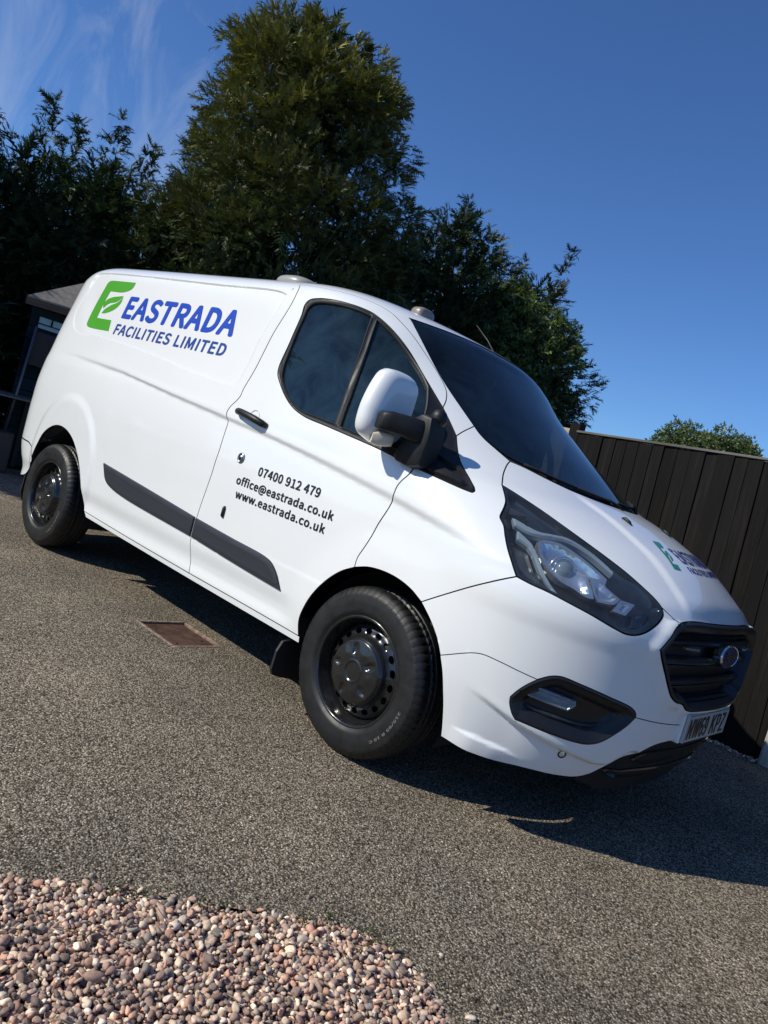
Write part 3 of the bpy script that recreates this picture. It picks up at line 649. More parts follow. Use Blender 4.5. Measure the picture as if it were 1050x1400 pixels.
H([(-0.606,0.848),(-0.587,0.892),(-0.512,0.918),(-0.540,0.884),(-0.573,0.855)], name='lamp_trim', mat=gloss, off=-.022, prof=[(0, 0), (.004, .004), (.010, 0)], flange=.02)
H([(-.925, 1.128), (-.855, 1.138), (-.80, 1.122), (-.90, 1.108)], name='lamp_trim', mat=mould, off=-.016, prof=[(0, 0), (.008, .004)], flange=.02)
H([(-.893, 1.000), (-.890, .93), (-.872, .893), (-.935, .908), (-.95, .96), (-.945, 1.01)], name='lamp_trim', mat=mould, off=-.024, prof=[(0, 0), (.01, -.008)], flange=.02)
_P, _N = frame(np.array([-.757]), np.array([.998])); _n = _N[0]*NS; pc = _P[0]-_n*.046
def disc_lens(c, n, R_, h, rings=8, seg=28, back=0.):
    n = Vector(n).normalized(); a = n.orthogonal().normalized(); b = n.cross(a); V, F = [], []
    for i in range(rings+1):
        t = i/rings*PI/2
        for k in range(seg):
            p = 2*PI*k/seg; q = Vector(c)+(a*math.cos(p)+b*math.sin(p))*R_*math.cos(t)+n*(h*math.sin(t)-back); V.append(tuple(q))
    for i in range(rings):
        for k in range(seg): k2 = (k+1) % seg; F.append((i*seg+k, i*seg+k2, (i+1)*seg+k2, (i+1)*seg+k))
    return V, F
def ring(c, n, R_, r_, seg=40, k=10):
    n = Vector(n).normalized(); a = n.orthogonal().normalized(); b = n.cross(a)
    V, F = [], []
    for i in range(seg):
        p = 2*PI*i/seg; d = a*math.cos(p)+b*math.sin(p)
        for j in range(k): t = 2*PI*j/k; V.append(tuple(Vector(c)+d*(R_+r_*math.cos(t))+n*r_*math.sin(t)))
    for i in range(seg):
        for j in range(k): F.append((i*k+j, ((i+1) % seg)*k+j, ((i+1) % seg)*k+(j+1) % k, i*k+(j+1) % k))
    return V, F
for s, p_ in ((1, lensN), (-1, lensF)):
    c = pc*[1, s, 1]; n = _n*[1, s, 1]
    d1 = np.array([.75, -.60*s, .1]); d1 /= np.linalg.norm(d1)
    v, f = disc_lens(c, d1, .036, .030); ob = obj('projector_lens', v, f if s > 0 else f, M('projector_glass', (.16, .20, .24), .05, Coat_Weight=1) if s > 0 else bpy.data.materials['projector_glass'], p_, smooth=True)
    v, f = ring(c, d1, .039, .0035); obj('projector_ring', v, f, chrome, p_, smooth=True)
    v, f = ring(c-d1*.012, d1, .050, .003); obj('projector_ring', v, f, silver, p_, smooth=True)

# ---- fog recesses
fl = path('fogU', 'fogL')
fogs = panel('fog_lamp_recess', fl, satin, van, step=.011, gap=.0015, prof=[(0, .001), (.006, .003), (.020, -.012), (.030, -.016), (.050, -.036), (.075, -.040)], mirror=True)
q = [(-0.880,0.541),(-0.849,0.566),(-0.712,0.552),(-0.707,0.537),(-0.729,0.512),(-0.873,0.526)]
panel('fog_lamp', path(q+q[:1]), greyp, tuple(fogs), step=.01, gap=0, off=-.022, prof=[(0, 0), (.005, .002), (.014, -.012)], mirror=True)
panel('fog_lamp_cover', path(q+q[:1]), lensglass, tuple(fogs), step=.02, gap=0, off=-.018, flange=.0, mirror=True)
q = [(-.90, .50), (-.86, .482), (-.70, .468), (-.62, .475), (-.58, .50), (-.62, .485), (-.70, .480), (-.86, .494)]
panel('recess_rib', path(q+q[:1]), mould, tuple(fogs), step=.01, gap=0, off=-.030, prof=[(0, 0), (.004, .006)], mirror=True)
# parking sensors, washer jets
for U_, z_ in ((-.686, .350), (.686, .350)):
    P_ = surf(np.array([U_]), np.array([z_]))[0]; n_ = surfn(np.array([U_]), np.array([z_]))[0]
    v, f = ring(P_+n_*.0015, n_, .0135, .0022, 28, 8); so = obj('parking_sensor', v, f, steel_d, lowb, smooth=True); v2, f2 = disc_lens(P_+n_*.001, n_, .0115, .004, 4, 24); obj('parking_sensor', v2, f2, silver, lowb, smooth=True)
for U_ in (-.206, .206):
    P_ = surf(np.array([U_]), np.array([1.186]))[0]; n_ = surfn(np.array([U_]), np.array([1.186]))[0]
    v, f = tube([P_+[.026, 0, -.010], P_+n_*.006+[.01, 0, -.004], P_+n_*.008+[-.012, 0, .004], P_+[-.024, 0, .010]], [.003, .007, .007, .003], 8); obj('washer_jet', v, f, trim, bonnet, smooth=True)

# ---- number plate
import os
FONT = None
try:                                                     # a sans that ships inside Blender; without it the built-in face serves
    _p = os.path.join(bpy.utils.system_resource('DATAFILES'), 'fonts', 'Noto Sans CJK Regular.woff2')
    FONT = bpy.data.fonts.load(_p) if os.path.exists(_p) else None
except Exception: FONT = None
def curve_text(txt, weight=.0, size=1.0, shear=0.):
    c = bpy.data.curves.new('txt', 'FONT'); c.font = FONT if FONT else c.font; c.body = txt; c.size = size; c.offset = weight; c.resolution_u = 6; c.shear = shear; c.space_character = 1.04
    o = bpy.data.objects.new('txt', c); col.objects.link(o); bpy.context.view_layer.update()
    me = bpy.data.meshes.new_from_object(o.evaluated_get(bpy.context.evaluated_depsgraph_get())); V = np.array([tuple(v.co) for v in me.vertices]); F = [tuple(p.vertices) for p in me.polygons]
    bpy.data.objects.remove(o); bpy.data.curves.remove(c); bpy.data.meshes.remove(me); return V, F
import bmesh
def fine_text(V, F, nx, ny):
    """cut glyph faces on a grid so that they can follow a curved panel; V comes back scaled to 0..1"""
    lo, hi = V.min(0), V.max(0); V = (V-lo)/np.maximum(hi-lo, 1e-9); V[:, 2] = 0
    bm = bmesh.new(); vs = [bm.verts.new(v) for v in V.tolist()]
    for f in F:
        try: bm.faces.new([vs[i] for i in f])
        except ValueError: pass
    for a, n in ((0, nx), (1, ny)):
        for k in range(1, n):
            nn = (1, 0, 0) if a == 0 else (0, 1, 0); p = tuple(k/n*c for c in nn); bmesh.ops.bisect_plane(bm, geom=bm.verts[:]+bm.edges[:]+bm.faces[:], plane_co=p, plane_no=nn)
    bm.verts.index_update(); V = np.array([tuple(v.co) for v in bm.verts]); F = [tuple(v.index for v in f.verts) for f in bm.faces]; bm.free(); return V, F
def embolden(V, F, w_):
    """heavier strokes: the glyphs laid over themselves a hair apart, each layer a little further out"""
    n = len(V); Vs, Fs = [], []
    for k, (dx, dy) in enumerate(((0, 0), (-w_, 0), (w_, 0), (0, -w_*.6), (0, w_*.6), (-w_*.7, -w_*.45), (w_*.7, w_*.45), (-w_*.7, w_*.45), (w_*.7, -w_*.45))): Vs.append(V+np.array([dx, dy, k])); Fs += [tuple(i+n*k for i in f) for f in F]
    return np.concatenate(Vs), Fs
def body_text(name, txt, mat, parent, x0, x1, z0, z1, weight, n=40, label=None, uz=None, shear=0.):
    """print a line on the body: between x0 and x1 on the near flank, or between U values when uz is set"""
    Vc, Fc = curve_text(txt, 0, shear=shear); ext_ = np.ptp(Vc[:, 0]); V, F = fine_text(Vc, Fc, n, 4); asp = (z1-z0)/(abs(x1-x0) if not uz else .35)
    V, F = embolden(V*[1, 1, 0], F, 0); k_ = V[:, 2].astype(int); sh_ = np.array(((0, 0), (-1, 0), (1, 0), (0, -1), (0, 1), (-.7, -.7), (.7, .7), (-.7, .7), (.7, -.7)))[k_]*weight
    V[:, 0] += sh_[:, 0]*asp*1.0; V[:, 1] += sh_[:, 1]*.85; layer = .0009+.00012*k_
    z = z0+(z1-z0)*V[:, 1]
    U = uz(V[:, 0], V[:, 1]) if uz else Ux(x0+(x1-x0)*V[:, 0], z)
    P = surf(U, z, layer); N = surfn(U, z)
    F2 = []
    for f in F:
        p = P[list(f[:3])]; F2.append(f if np.dot(np.cross(p[1]-p[0], p[2]-p[0]), N[f[0]]) > 0 else f[::-1])
    # one object per word
    fx = np.array([(V[list(f), 0].min(), V[list(f), 0].max()) for f in F2]); od = np.argsort(fx[:, 0]); cuts = []; m_ = fx[od[0], 1]
    for k in od:
        if fx[k, 0]-m_ > .20*asp: cuts.append((m_+fx[k, 0])/2)
        m_ = max(m_, fx[k, 1])
    wd = np.searchsorted(cuts, fx.mean(1)); o = None
    for q in range(len(cuts)+1):
        Fq = [f for f, k in zip(F2, wd) if k == q]; us = sorted({i for f in Fq for i in f}); mp_ = {i: n_ for n_, i in enumerate(us)}
        o = obj(name, P[us], [tuple(mp_[i] for i in f) for f in Fq], mat, parent, normals=N[us], smooth=True)
        if label: o['label'] = label
    return o
plate = obj('number_plate', *bbox(1.018, 1.032, -.254, .226, .462, .573, .003), platem, van); plate['label'] = 'white front number plate'
pb = join([bbox(1.0315, 1.0325, -.250, .222, .4645, .4668, .0003), bbox(1.0315, 1.0325, -.250, .222, .5682, .5705, .0003), bbox(1.0315, 1.0325, -.2515, -.2492, .4645, .5705, .0003), bbox(1.0315, 1.0325, .2212, .2235, .4645, .5705, .0003)])
obj('plate_border', *pb, blackt, plate)
x_ = -.235
for word, wd in (('NW69', .214), ('KPZ', .164)):
    V, F = curve_text(word, 0); lo, hi = V.min(0), V.max(0); V = (V-lo)/np.maximum(hi-lo, 1e-9); V[:, 2] = 0; V, F = embolden(V, F, .018)
    P = np.stack([1.0330+V[:, 2]*.0001, x_+V[:, 0]*wd, .477+V[:, 1]*.079], -1); obj('plate_lettering', P, F, blackt, plate); x_ += wd+.045
# plate holder / bumper dent behind the plate
obj('plate_backing', *bbox(.985, 1.0175, -.260, .232, .456, .579, .004), paint, van)

# ---- lettering on the flank
ELOGO = [(-3.485,1.800),(-3.184,1.800),(-3.215,1.770),(-3.25,1.750),(-3.290,1.738),(-3.370,1.7235),(-3.540,1.722),(-3.635,1.639),(-3.758,1.530),(-3.553,1.530),(-3.615,1.456),(-3.885,1.456),(-3.912,1.460),(-3.920,1.470),(-3.913,1.483),(-3.620,1.743),(-3.575,1.780),(-3.535,1.796)]
LEAF1 = [(-3.357,1.701),(-3.385,1.663),(-3.420,1.637),(-3.470,1.612),(-3.515,1.596),(-3.581,1.579),(-3.649,1.567),(-3.685,1.566),(-3.640,1.592),(-3.587,1.612),(-3.533,1.630),(-3.460,1.648),(-3.400,1.672)]
LEAF2 = [(-3.362,1.7005),(-3.41,1.672),(-3.470,1.652),(-3.550,1.640),(-3.606,1.622),(-3.650,1.600),(-3.655,1.612),(-3.640,1.634),(-3.600,1.658),(-3.545,1.676),(-3.488,1.687),(-3.420,1.694)]
def shape_panel(name, pts, mat, parent, tr_=None, label=None):
    P = np.array(pts)
    if tr_: P = np.array([tr_(*p) for p in P])
    lpz = spline(UV(np.concatenate([P, P[:1]])), .01, corner=30)[:-1]
    o = panel(name, lpz, mat, parent, step=.02, gap=0, off=.0009, flange=0)
    if label: o['label'] = label
    return o
shape_panel('logo', ELOGO, greent, shell, label='large green E logo on the rear side'); shape_panel('logo_leaf', LEAF1, greent, shell); shape_panel('logo_leaf', LEAF2, greent, shell)
body_text('lettering', 'EASTRADA', bluet, shell, -2.705, -1.515, 1.560, 1.698, .072, 60, 'large blue name lettering')
body_text('lettering', 'FACILITIES LIMITED', bluet2, shell, -2.715, -1.505, 1.446, 1.512, .060, 60, 'second line of dark blue lettering')
body_text('lettering', '07400 912 479', blackt, door[0], -.868, -.440, .9315, .9710, .055, 30, 'black telephone number on the door')
body_text('lettering', 'office@eastrada.co.uk', blackt, door[0], -1.005, -.325, .8525, .9000, .048, 40, 'black e-mail address on the door')
body_text('lettering', 'www.eastrada.co.uk', blackt, door[0], -.985, -.352, .7965, .8360, .055, 40, 'black web address on the door')
# the same logo, small, on the bonnet
bt = lambda U, z: (-.232+(U+3.92)/.736*.118, 1.062+(z-1.456)/.344*.080)
shape_panel('logo', ELOGO, greend, bonnet, bt, 'small green E logo on the bonnet'); shape_panel('logo_leaf', LEAF1, greend, bonnet, bt); shape_panel('logo_leaf', LEAF2, greend, bonnet, bt)
body_text('lettering', 'EASTRADA', bluet2, bonnet, 0, 0, 1.090, 1.128, .052, 30, 'small blue name lettering on the bonnet', uz=lambda u, v: -.096+u*.350)
body_text('lettering', 'FACILITIES LIMITED', bluet2, bonnet, 0, 0, 1.062, 1.080, .042, 30, 'small blue second line on the bonnet', uz=lambda u, v: -.100+u*.355)
V, F = fine_text(*curve_text('Ford', .02, shear=.4), 8, 3)
U_ = -.058+V[:, 0]*.116; z_ = .777+V[:, 1]*.040; P = surf(U_, z_, np.full(len(U_), .0145)); obj('badge_script', P, F, chrome, grille)

# ---- door furniture
for s, d_ in ((1, door[0]), (-1, door[1])):
    cy = lambda x, z, o: surf(np.array([Ux(x, z)]), np.array([z]), np.array([o]))[0]*[1, s, 1]
    p = [cy(-1.150, 1.188, .002), cy(-1.135, 1.187, .020), cy(-1.09, 1.184, .034), cy(-1.03, 1.178, .038), cy(-.975, 1.170, .034), cy(-.93, 1.162, .020), cy(-.915, 1.160, .002)]
    v, f = tube(p, [.012, .017, .0165, .0165, .018, .017, .012], 14); ob = obj('door_handle', v, f, trim, d_, smooth=True)
    v, f = disc_lens(cy(-1.03, 1.180, .0), (0, -s, .15), .038, -.010, 5, 28, -.0012); v = [tuple(np.array([q[0]-1.03*0, q[1], q[2]])) for q in v]; obj('handle_recess', v, f, rubber, d_, smooth=True)
    c = cy(-1.022, .981, .0); v, f = ring(c, (0, -s, 0), .021, .006, 32, 8); v2, f2 = disc_lens(c, (0, -s, 0), .017, .010, 5, 24); obj('security_lock', *join([(v, f), (v2, f2)]), lockm, d_, smooth=True)
    v, f = disc_lens(c+np.array([0, -s*.0095, 0]), (0, -s, 0), .0085, .003, 3, 18); obj('lock_barrel', v, f, gloss, d_, smooth=True)
    c = cy(-1.040, .711, .0); v, f = tube([c+np.array([0, 0, -.028]), c+np.array([0, -s*.004, -.02]), c+np.array([0, -s*.004, .02]), c+np.array([0, 0, .028])], [.004, .009, .009, .004], 12); obj('key_slot', v, f, steel_d, d_, smooth=True)

def ell(c, r_, n=24, m=12, pw=1.0):
    V, F = [], []
    for i in range(m+1):
        t = PI*i/m-PI/2
        for k in range(n):
            p = 2*PI*k/n; q = lambda v, e: math.copysign(abs(v)**e, v)
            V.append((c[0]+r_[0]*q(math.cos(t), pw)*q(math.cos(p), pw), c[1]+r_[1]*q(math.cos(t), pw)*q(math.sin(p), pw), c[2]+r_[2]*q(math.sin(t), pw)))
    for i in range(m):
        for k in range(n): k2 = (k+1) % n; F.append((i*n+k, i*n+k2, (i+1)*n+k2, (i+1)*n+k))
    return V, F
# ---- door mirrors
def pillow(poly, rings, ax=0):
    """closed body from an outline (y, z) with rings of (x, scale, shift y, shift z)"""
    Q = spline(np.array(poly+poly[:1]), .008, corner=75)[:-1]; c = Q.mean(0); V = []; n = len(Q)
    for x, s_, dy, dz in rings: V += [(x, c[0]+(q[0]-c[0])*s_+dy, c[1]+(q[1]-c[1])*s_+dz) for q in Q]
    F = [(i*n+k, i*n+(k+1) % n, (i+1)*n+(k+1) % n, (i+1)*n+k) for i in range(len(rings)-1) for k in range(n)]
    F += [tuple(range(n))[::-1], tuple(range((len(rings)-1)*n, len(rings)*n))]; return np.array(V), F
MO = [(-.905+(y+.905)*.86-.012, z) for y, z in [(-1.066, 1.503), (-1.021, 1.508), (-0.925, 1.505), (-0.900, 1.496), (-0.888, 1.478), (-0.885, 1.420), (-0.888, 1.366), (-0.918, 1.262), (-0.972, 1.214), (-1.017, 1.211), (-1.078, 1.222), (-1.132, 1.241), (-1.148, 1.266), (-1.151, 1.331), (-1.143, 1.376), (-1.122, 1.437), (-1.093, 1.487)]]
def loftbar(pts, hz, hn, n=16, pw=.5, up_=(0, 0, 1)):
    """rounded box section swept along points"""
    V, F = [], []; pts = [Vector(p) for p in pts]; up_ = Vector(up_)
    for i, p in enumerate(pts):
        d = (pts[min(i+1, len(pts)-1)]-pts[max(i-1, 0)]).normalized(); nrm_ = d.cross(up_).normalized(); k_ = hz[i] if hasattr(hz, '__len__') else hz; j_ = hn[i] if hasattr(hn, '__len__') else hn
        for k in range(n):
            t = 2*PI*k/n; c_, s_ = math.cos(t), math.sin(t); V.append(tuple(p+up_*k_*math.copysign(abs(c_)**pw, c_)+nrm_*j_*math.copysign(abs(s_)**pw, s_)))
    for i in range(len(pts)-1):
        for k in range(n): k2 = (k+1) % n; F.append((i*n+k, i*n+k2, (i+1)*n+k2, (i+1)*n+k))
    return V, F+[tuple(range(n))[::-1], tuple(range((len(pts)-1)*n, len(pts)*n))]
for s, p_ in ((1, door[0]), (-1, door[1])):
    Y = lambda V: np.array(V, float)*[1, s, 1]+([0, 0, 0] if s > 0 else [-.20, -.03, -.01]); FF = lambda F: F if s > 0 else [q[::-1] for q in F]
    X_ = -.135
    v, f = pillow(MO, [(X_-.066, .97, 0, 0), (X_-.058, 1.0, 0, 0), (X_-.040, 1.008, 0, 0), (X_-.024, .995, .001, 0), (X_-.010, .955, .005, -.001), (X_+.001, .895, .011, -.003), (X_+.007, .850, .016, -.004), (X_+.010, .815, .018, -.005), (X_+.0115, .77, .019, -.005), (X_+.0135, .50, .019, -.005), (X_+.0145, .08, .019, -.005)])
    mir = obj('mirror_housing', Y(v), FF(f), paint, p_, smooth=True, sharp=60); mir['label'] = 'white door mirror housing on a black arm'
    v, f = pillow(MO, [(X_-.073, .90, 0, 0), (X_-.071, .93, 0, 0), (X_-.067, .93, 0, 0)]); obj('mirror_glass', Y(v), FF(f), chrome, p_)
    v, f = loftbar([(-.108, -1.100, 1.300), (-.104, -1.090, 1.304), (-.082, -1.060, 1.306), (-.04, -1.02, 1.306), (.0, -.985, 1.30), (.01, -.96, 1.30)], [.026, .035, .041, .042, .046, .046], [.028, .036, .040, .038, .036, .03]); obj('mirror_arm', Y(v), FF(f), trim, p_, smooth=True, sharp=60)
    def slab(P, ys):
        n = len(P); c = np.mean(P, 0); V = [(c[0]+(x-c[0])*k, y, c[1]+(z-c[1])*k) for y, k in ys for x, z in P]
        return V, [(i*n+k, i*n+(k+1) % n, (i+1)*n+(k+1) % n, (i+1)*n+k) for i in range(len(ys)-1) for k in range(n)]+[tuple(range((len(ys)-1)*n, len(ys)*n))]
    v, f = slab([(-.065, 1.25), (-.045, 1.345), (.0, 1.372), (.05, 1.365), (.062, 1.30), (.052, 1.175), (.0, 1.160), (-.075, 1.172), (-.088, 1.19)], [(-.90, 1), (-.975, 1), (-.988, .95), (-.992, .85), (-.993, .3)]); obj('mirror_foot', Y(v), FF(f), trim, p_, smooth=True, sharp=40)
    v, f = ell((.034, -.930, 1.368), (.032, .032, .038), 24, 14, .9); obj('mirror_pivot', Y(v), FF(f), trim, p_, smooth=True)
    v, f = loftbar([(-.135, -1.085, 1.232), (-.125, -1.065, 1.234), (-.105, -1.03, 1.238), (-.095, -1.01, 1.241)], [.020, .028, .028, .024], [.014, .020, .022, .016], 14, .5); obj('indicator', Y(v), FF(f), indic, p_, smooth=True, sharp=50)

# ---- roof furniture, aerial, wipers
bcn = M('grey_plastic_cap', (.30, .29, .27), .35)
rv = obj('roof_vent', *ell((-1.62, -.45, 1.972), (.14, .10, .046), 24, 12, .8), bcn, van, smooth=True); rv['label'] = 'low grey roof vent'
rl = obj('roof_lamp', *ell((-.700, -.38, 1.884), (.045, .06, .050), 24, 12, .55), M('brown_grey_plastic', (.20, .17, .15), .35), van, smooth=True)
obj('aerial', *tube([(-.66, .30, 1.86), (-.78, .30, 1.975), (-.89, .30, 2.056)], [.006, .003, .0022], 8), rubber, van, smooth=True)
def on_ws(U, z, o): return surf(np.array([U]), np.array([z]), np.array([o]))[0]
for a, b in (((-.52, 1.300), (-.02, 1.262)), ((.05, 1.262), (.50, 1.296))):
    p = [on_ws(a[0]+(b[0]-a[0])*t, a[1]+(b[1]-a[1])*t-.012*math.sin(PI*t), .004) for t in np.linspace(0, 1, 10)]
    obj('wiper_blade', *tube(p, .006, 6), matte, van, smooth=True)
    obj('wiper_arm', *tube([on_ws(b[0], b[1]-.03, .002), on_ws(b[0]-.03, b[1]-.012, .010), on_ws((a[0]+b[0])/2, (a[1]+b[1])/2-.014, .008)], [.007, .006, .005], 8), matte, van, smooth=True)

# ---- arches, underbody, mud flaps
for cx, cz, R_, yo in ((.030, .345, .395, -.885), (-2.80, .39, .405, -.925)):
    for s in (1, -1):
        th = np.linspace(-.35, PI+.35, 40); V = []; 
        for y in (yo, -.50): V += [(cx+R_*math.cos(t), y*s, max(.2, cz+R_*math.sin(t))) for t in th]
        n = len(th); V.append((cx, -.50*s, .3)); F = [(k, k+1, n+k+1, n+k) for k in range(n-1)]+[(n+k, n+k+1, 2*n) for k in range(n-1)]
        obj('arch_liner', V, F, matte, van, smooth=True)
obj('underbody', *join([bbox(-3.60, -3.26, -.78, .78, .28, .60, .02), bbox(-2.60, -.41, -.84, .84, .300, .42, .02), bbox(-2.1, -.50, -.50, .50, .24, .2995, .02), bbox(-.41, .50, -.46, .46, .2, .8, .02), bbox(-3.26, -2.36, -.46, .46, .3, .8, .02), bbox(.42, .80, -.50, .50, .25, .75, .02)]), matte, van)
for s in (1, -1):
    obj('mud_flap', *(lambda P: ([(x, y*s, z) for x in (-.425, -.413) for y, z in P], [tuple(range(len(P))), tuple(range(len(P), 2*len(P)))[::-1]]+[(k, (k+1) % len(P), len(P)+(k+1) % len(P), len(P)+k) for k in range(len(P))]))([(-.965, .30), (-.985, .255), (-.988, .175), (-.975, .150), (-.93, .138), (-.79, .115), (-.76, .14), (-.76, .33)]), flap, van)
    obj('mud_flap', *(lambda P: ([(x, y*s, z) for x in (-3.345, -3.333) for y, z in P], [tuple(range(len(P))), tuple(range(len(P), 2*len(P)))[::-1]]+[(k, (k+1) % len(P), len(P)+(k+1) % len(P), len(P)+k) for k in range(len(P))]))([(-.90, .50), (-.925, .44), (-.93, .26), (-.91, .20), (-.74, .17), (-.72, .20), (-.72, .50)]), flap, van)

# ---- cab
cab = obj('dashboard', *join([bbox(-.28, .26, -.72, .72, .80, 1.175, .04), bbox(-.34, -.10, -.62, -.18, 1.12, 1.215, .03), bbox(-.05, .18, -.60, .60, 1.15, 1.20, .02)]), dash, van)
obj('bulkhead', *bbox(-1.22, -1.20, -.80, .80, .40, 1.86, .01), dash, van)
for yc in (-.47, .15, .55):
    h_ = .20 if yc == .15 else .24
    obj('seat', *join([bbox(-1.02, -.48, yc-h_, yc+h_, .70, .86, .04), bbox(-1.12, -.96, yc-h_, yc+h_, .80, 1.42, .04), bbox(-1.09, -1.0, yc-.13, yc+.13, 1.44, 1.64, .03)]), seat, van)
v, f = ring((-.42, -.42, 1.16), (-.75, 0, .6), .19, .016, 36, 10); obj('steering_wheel', *join([(v, f), tube([(-.42, -.60, 1.16), (-.40, -.42, 1.15), (-.42, -.24, 1.16)], .02, 8), tube([(-.41, -.42, 1.15), (-.2, -.42, 1.02)], .03, 8)]), dash, van, smooth=True)
obj('paper_folder', *join([bbox(.02, .05, -.30, .16, 1.215, 1.222, .001), bbox(.03, .26, .32, .52, 1.205, 1.212, .001)]), platem, van)
obj('rear_view_mirror', *bbox(-.36, -.33, -.12, .12, 1.64, 1.70, .01), dash, van)

# ---- wheels
WY = -.850; WR = .338
tp = [(.204,.070),(.210,.092),(.219,.0985),(.224,.1010),(.229,.1050),(.236,.1065),(.246,.1080),(.262,.1090),(.280,.1088),(.296,.1065),(.306,.1045),(.312,.1010),(.319,.0960),(.325,.0900),(.3295,.0830),(.3325,.0760)]
for d in np.linspace(.070, -.070, 29): tp.append((.3380-.0045*(abs(d)/.07)**2, d))
tp += [(r_, -d) for r_, d in tp[15::-1]]
def tread(r_, d, t, j):
    k = (t*66/(2*PI)) % 1.0; ad = abs(d)
    if .288 < r_ and ad < .105:
        if 16 <= j <= 44:
            if any(abs(ad-g) < .0028 for g in (.0200, .0475)): r_ -= .008
            elif ad > .050 and k < .16: r_ -= .004
            elif .022 < ad < .046 and abs((k+ad*14) % 1.0-.5) < .07: r_ -= .005
        elif r_ > .306 and k < .18: r_ -= .0028
    if .3035 < r_ < .3065 and ad > .1: d += math.copysign(.0012, d)
    if abs(r_-.236) < .002: d += math.copysign(.0008, d)
    return r_, d
tyV, tyF = lathe(tp, (0, 0, 0), 330, -1, rfun=tread); tyV = np.array(tyV)
rp = [(.196,-.098),(.200,-.05),(.190,.0),(.188,.030),(.192,.052),(.198,.066),(.203,.082),(.2055,.0925),(.208,.0975),(.213,.1000),(.2175,.0990),(.2205,.0955),(.2210,.090)]
rimV, rimF = lathe(rp, (0, 0, 0), 96, -1)
# perforated disc: annulus with 18 oval slots, dished by radius
def disc_mesh(nh=18):
    lo = [np.array([(r_*math.cos(t), r_*math.sin(t)) for t in np.linspace(0, 2*PI, 121)[:-1]]) for r_ in (.190, .112)]
    holes = []
    for k in range(nh):
        a = 2*PI*k/nh+.1; c = np.array([math.cos(a), math.sin(a)]); n = np.array([-c[1], c[0]])
        holes.append(np.array([c*(.1590+.0115*math.cos(t))+n*(.0165*math.sin(t)) for t in np.linspace(0, 2*PI, 21)[:-1]]))
    loops = lo+holes; B = np.concatenate(loops); E = []; s = 0
    for l in loops: E += [(s+i, s+(i+1) % len(l)) for i in range(len(l))]; s += len(l)
    G = [];
    for r_ in (.184, .177, .141, .136, .131, .126, .120): G += [(r_*math.cos(t), r_*math.sin(t)) for t in np.linspace(0, 2*PI, 109)[:-1]]
    r = delaunay_2d_cdt([Vector(p) for p in B.tolist()+G], E, [], 0, 1e-8); P = np.array([tuple(v) for v in r[0]]); T = np.array([f for f in r[2] if len(f) == 3]); c = P[T].mean(1)
    m = inside(c, lo[0]) & ~inside(c, lo[1])
    for h in holes: m &= ~inside(c, h)
    T = T[m]; rr = np.hypot(P[:, 0], P[:, 1]); d = np.interp(rr, [.112, .120, .128, .133, .138, .146, .172, .180, .190], [.098, .0975, .094, .086, .072, .062, .056, .050, .034])
    V = np.stack([P[:, 0], -d, P[:, 1]], -1); bd = {}
    for t in T.tolist():
        for a, b in ((t[0], t[1]), (t[1], t[2]), (t[2], t[0])): bd[(a, b)] = 1
    Fs = [tuple(t) for t in T.tolist()]; V = V.tolist()
    for (a, b) in [e for e in bd if (e[1], e[0]) not in bd]:
        k = len(V); V += [[V[a][0], V[a][1]+.006, V[a][2]], [V[b][0], V[b][1]+.006, V[b][2]]]; Fs.append((b, a, k, k+1))
    return V, Fs
dV, dF = disc_mesh()
# hub cap
def cap_mesh():
    rs = [0, .012, .024, .034, .0375, .040, .043, .046, .050, .056, .064, .072, .080, .088, .096, .104, .112, .118, .122, .126, .129, .131]; n = 120; V, F = [], []
    for r_ in rs:
        for k in range(n):
            t = 2*PI*k/n; d = .114-.012*(r_/.125)**2
            d += .0035*math.exp(-((r_-.042)/.0028)**2)-.0025*(r_ < .038)
            for q in range(5):
                a = (t-2*PI*q/5-.35+PI) % (2*PI)-PI; x_, y_ = r_*math.cos(a), r_*math.sin(a)
                u = ((x_-.088)/.024)**2+(y_/(.015-.15*(x_-.088)))**2
                if u < 1 and x_ > 0: d -= .0085*float(ss((1-u)/.35))
                a2 = (t-2*PI*q/5-.35-PI/5+PI) % (2*PI)-PI; x2, y2 = r_*math.cos(a2), r_*math.sin(a2)
                if x2 > 0: d += .004*math.exp(-((x2-.080)/.022)**2-(y2/.020)**2)
            if r_ > .122: d -= (r_-.122)*1.8
            V.append((r_*math.cos(t), -d, r_*math.sin(t)))
    for i in range(len(rs)-1):
        for k in range(n): k2 = (k+1) % n; F.append((i*n+k, (i+1)*n+k, (i+1)*n+k2, i*n+k2)[::-1] if False else (i*n+k, (i+1)*n+k, (i+1)*n+k2, i*n+k2))
    return V, F
cV, cF = cap_mesh()
def centered(V, c, s, rot): 
    V = np.array(V, float); ca, sa = math.cos(rot), math.sin(rot); X = V[:, 0]*ca-V[:, 2]*sa; Z = V[:, 0]*sa+V[:, 2]*ca
    return np.stack([c[0]+X, (c[1] if s > 0 else -c[1])+V[:, 1]*s, c[2]+Z], -1)
tlet = curve_text('215/65 R 16 C', .01)
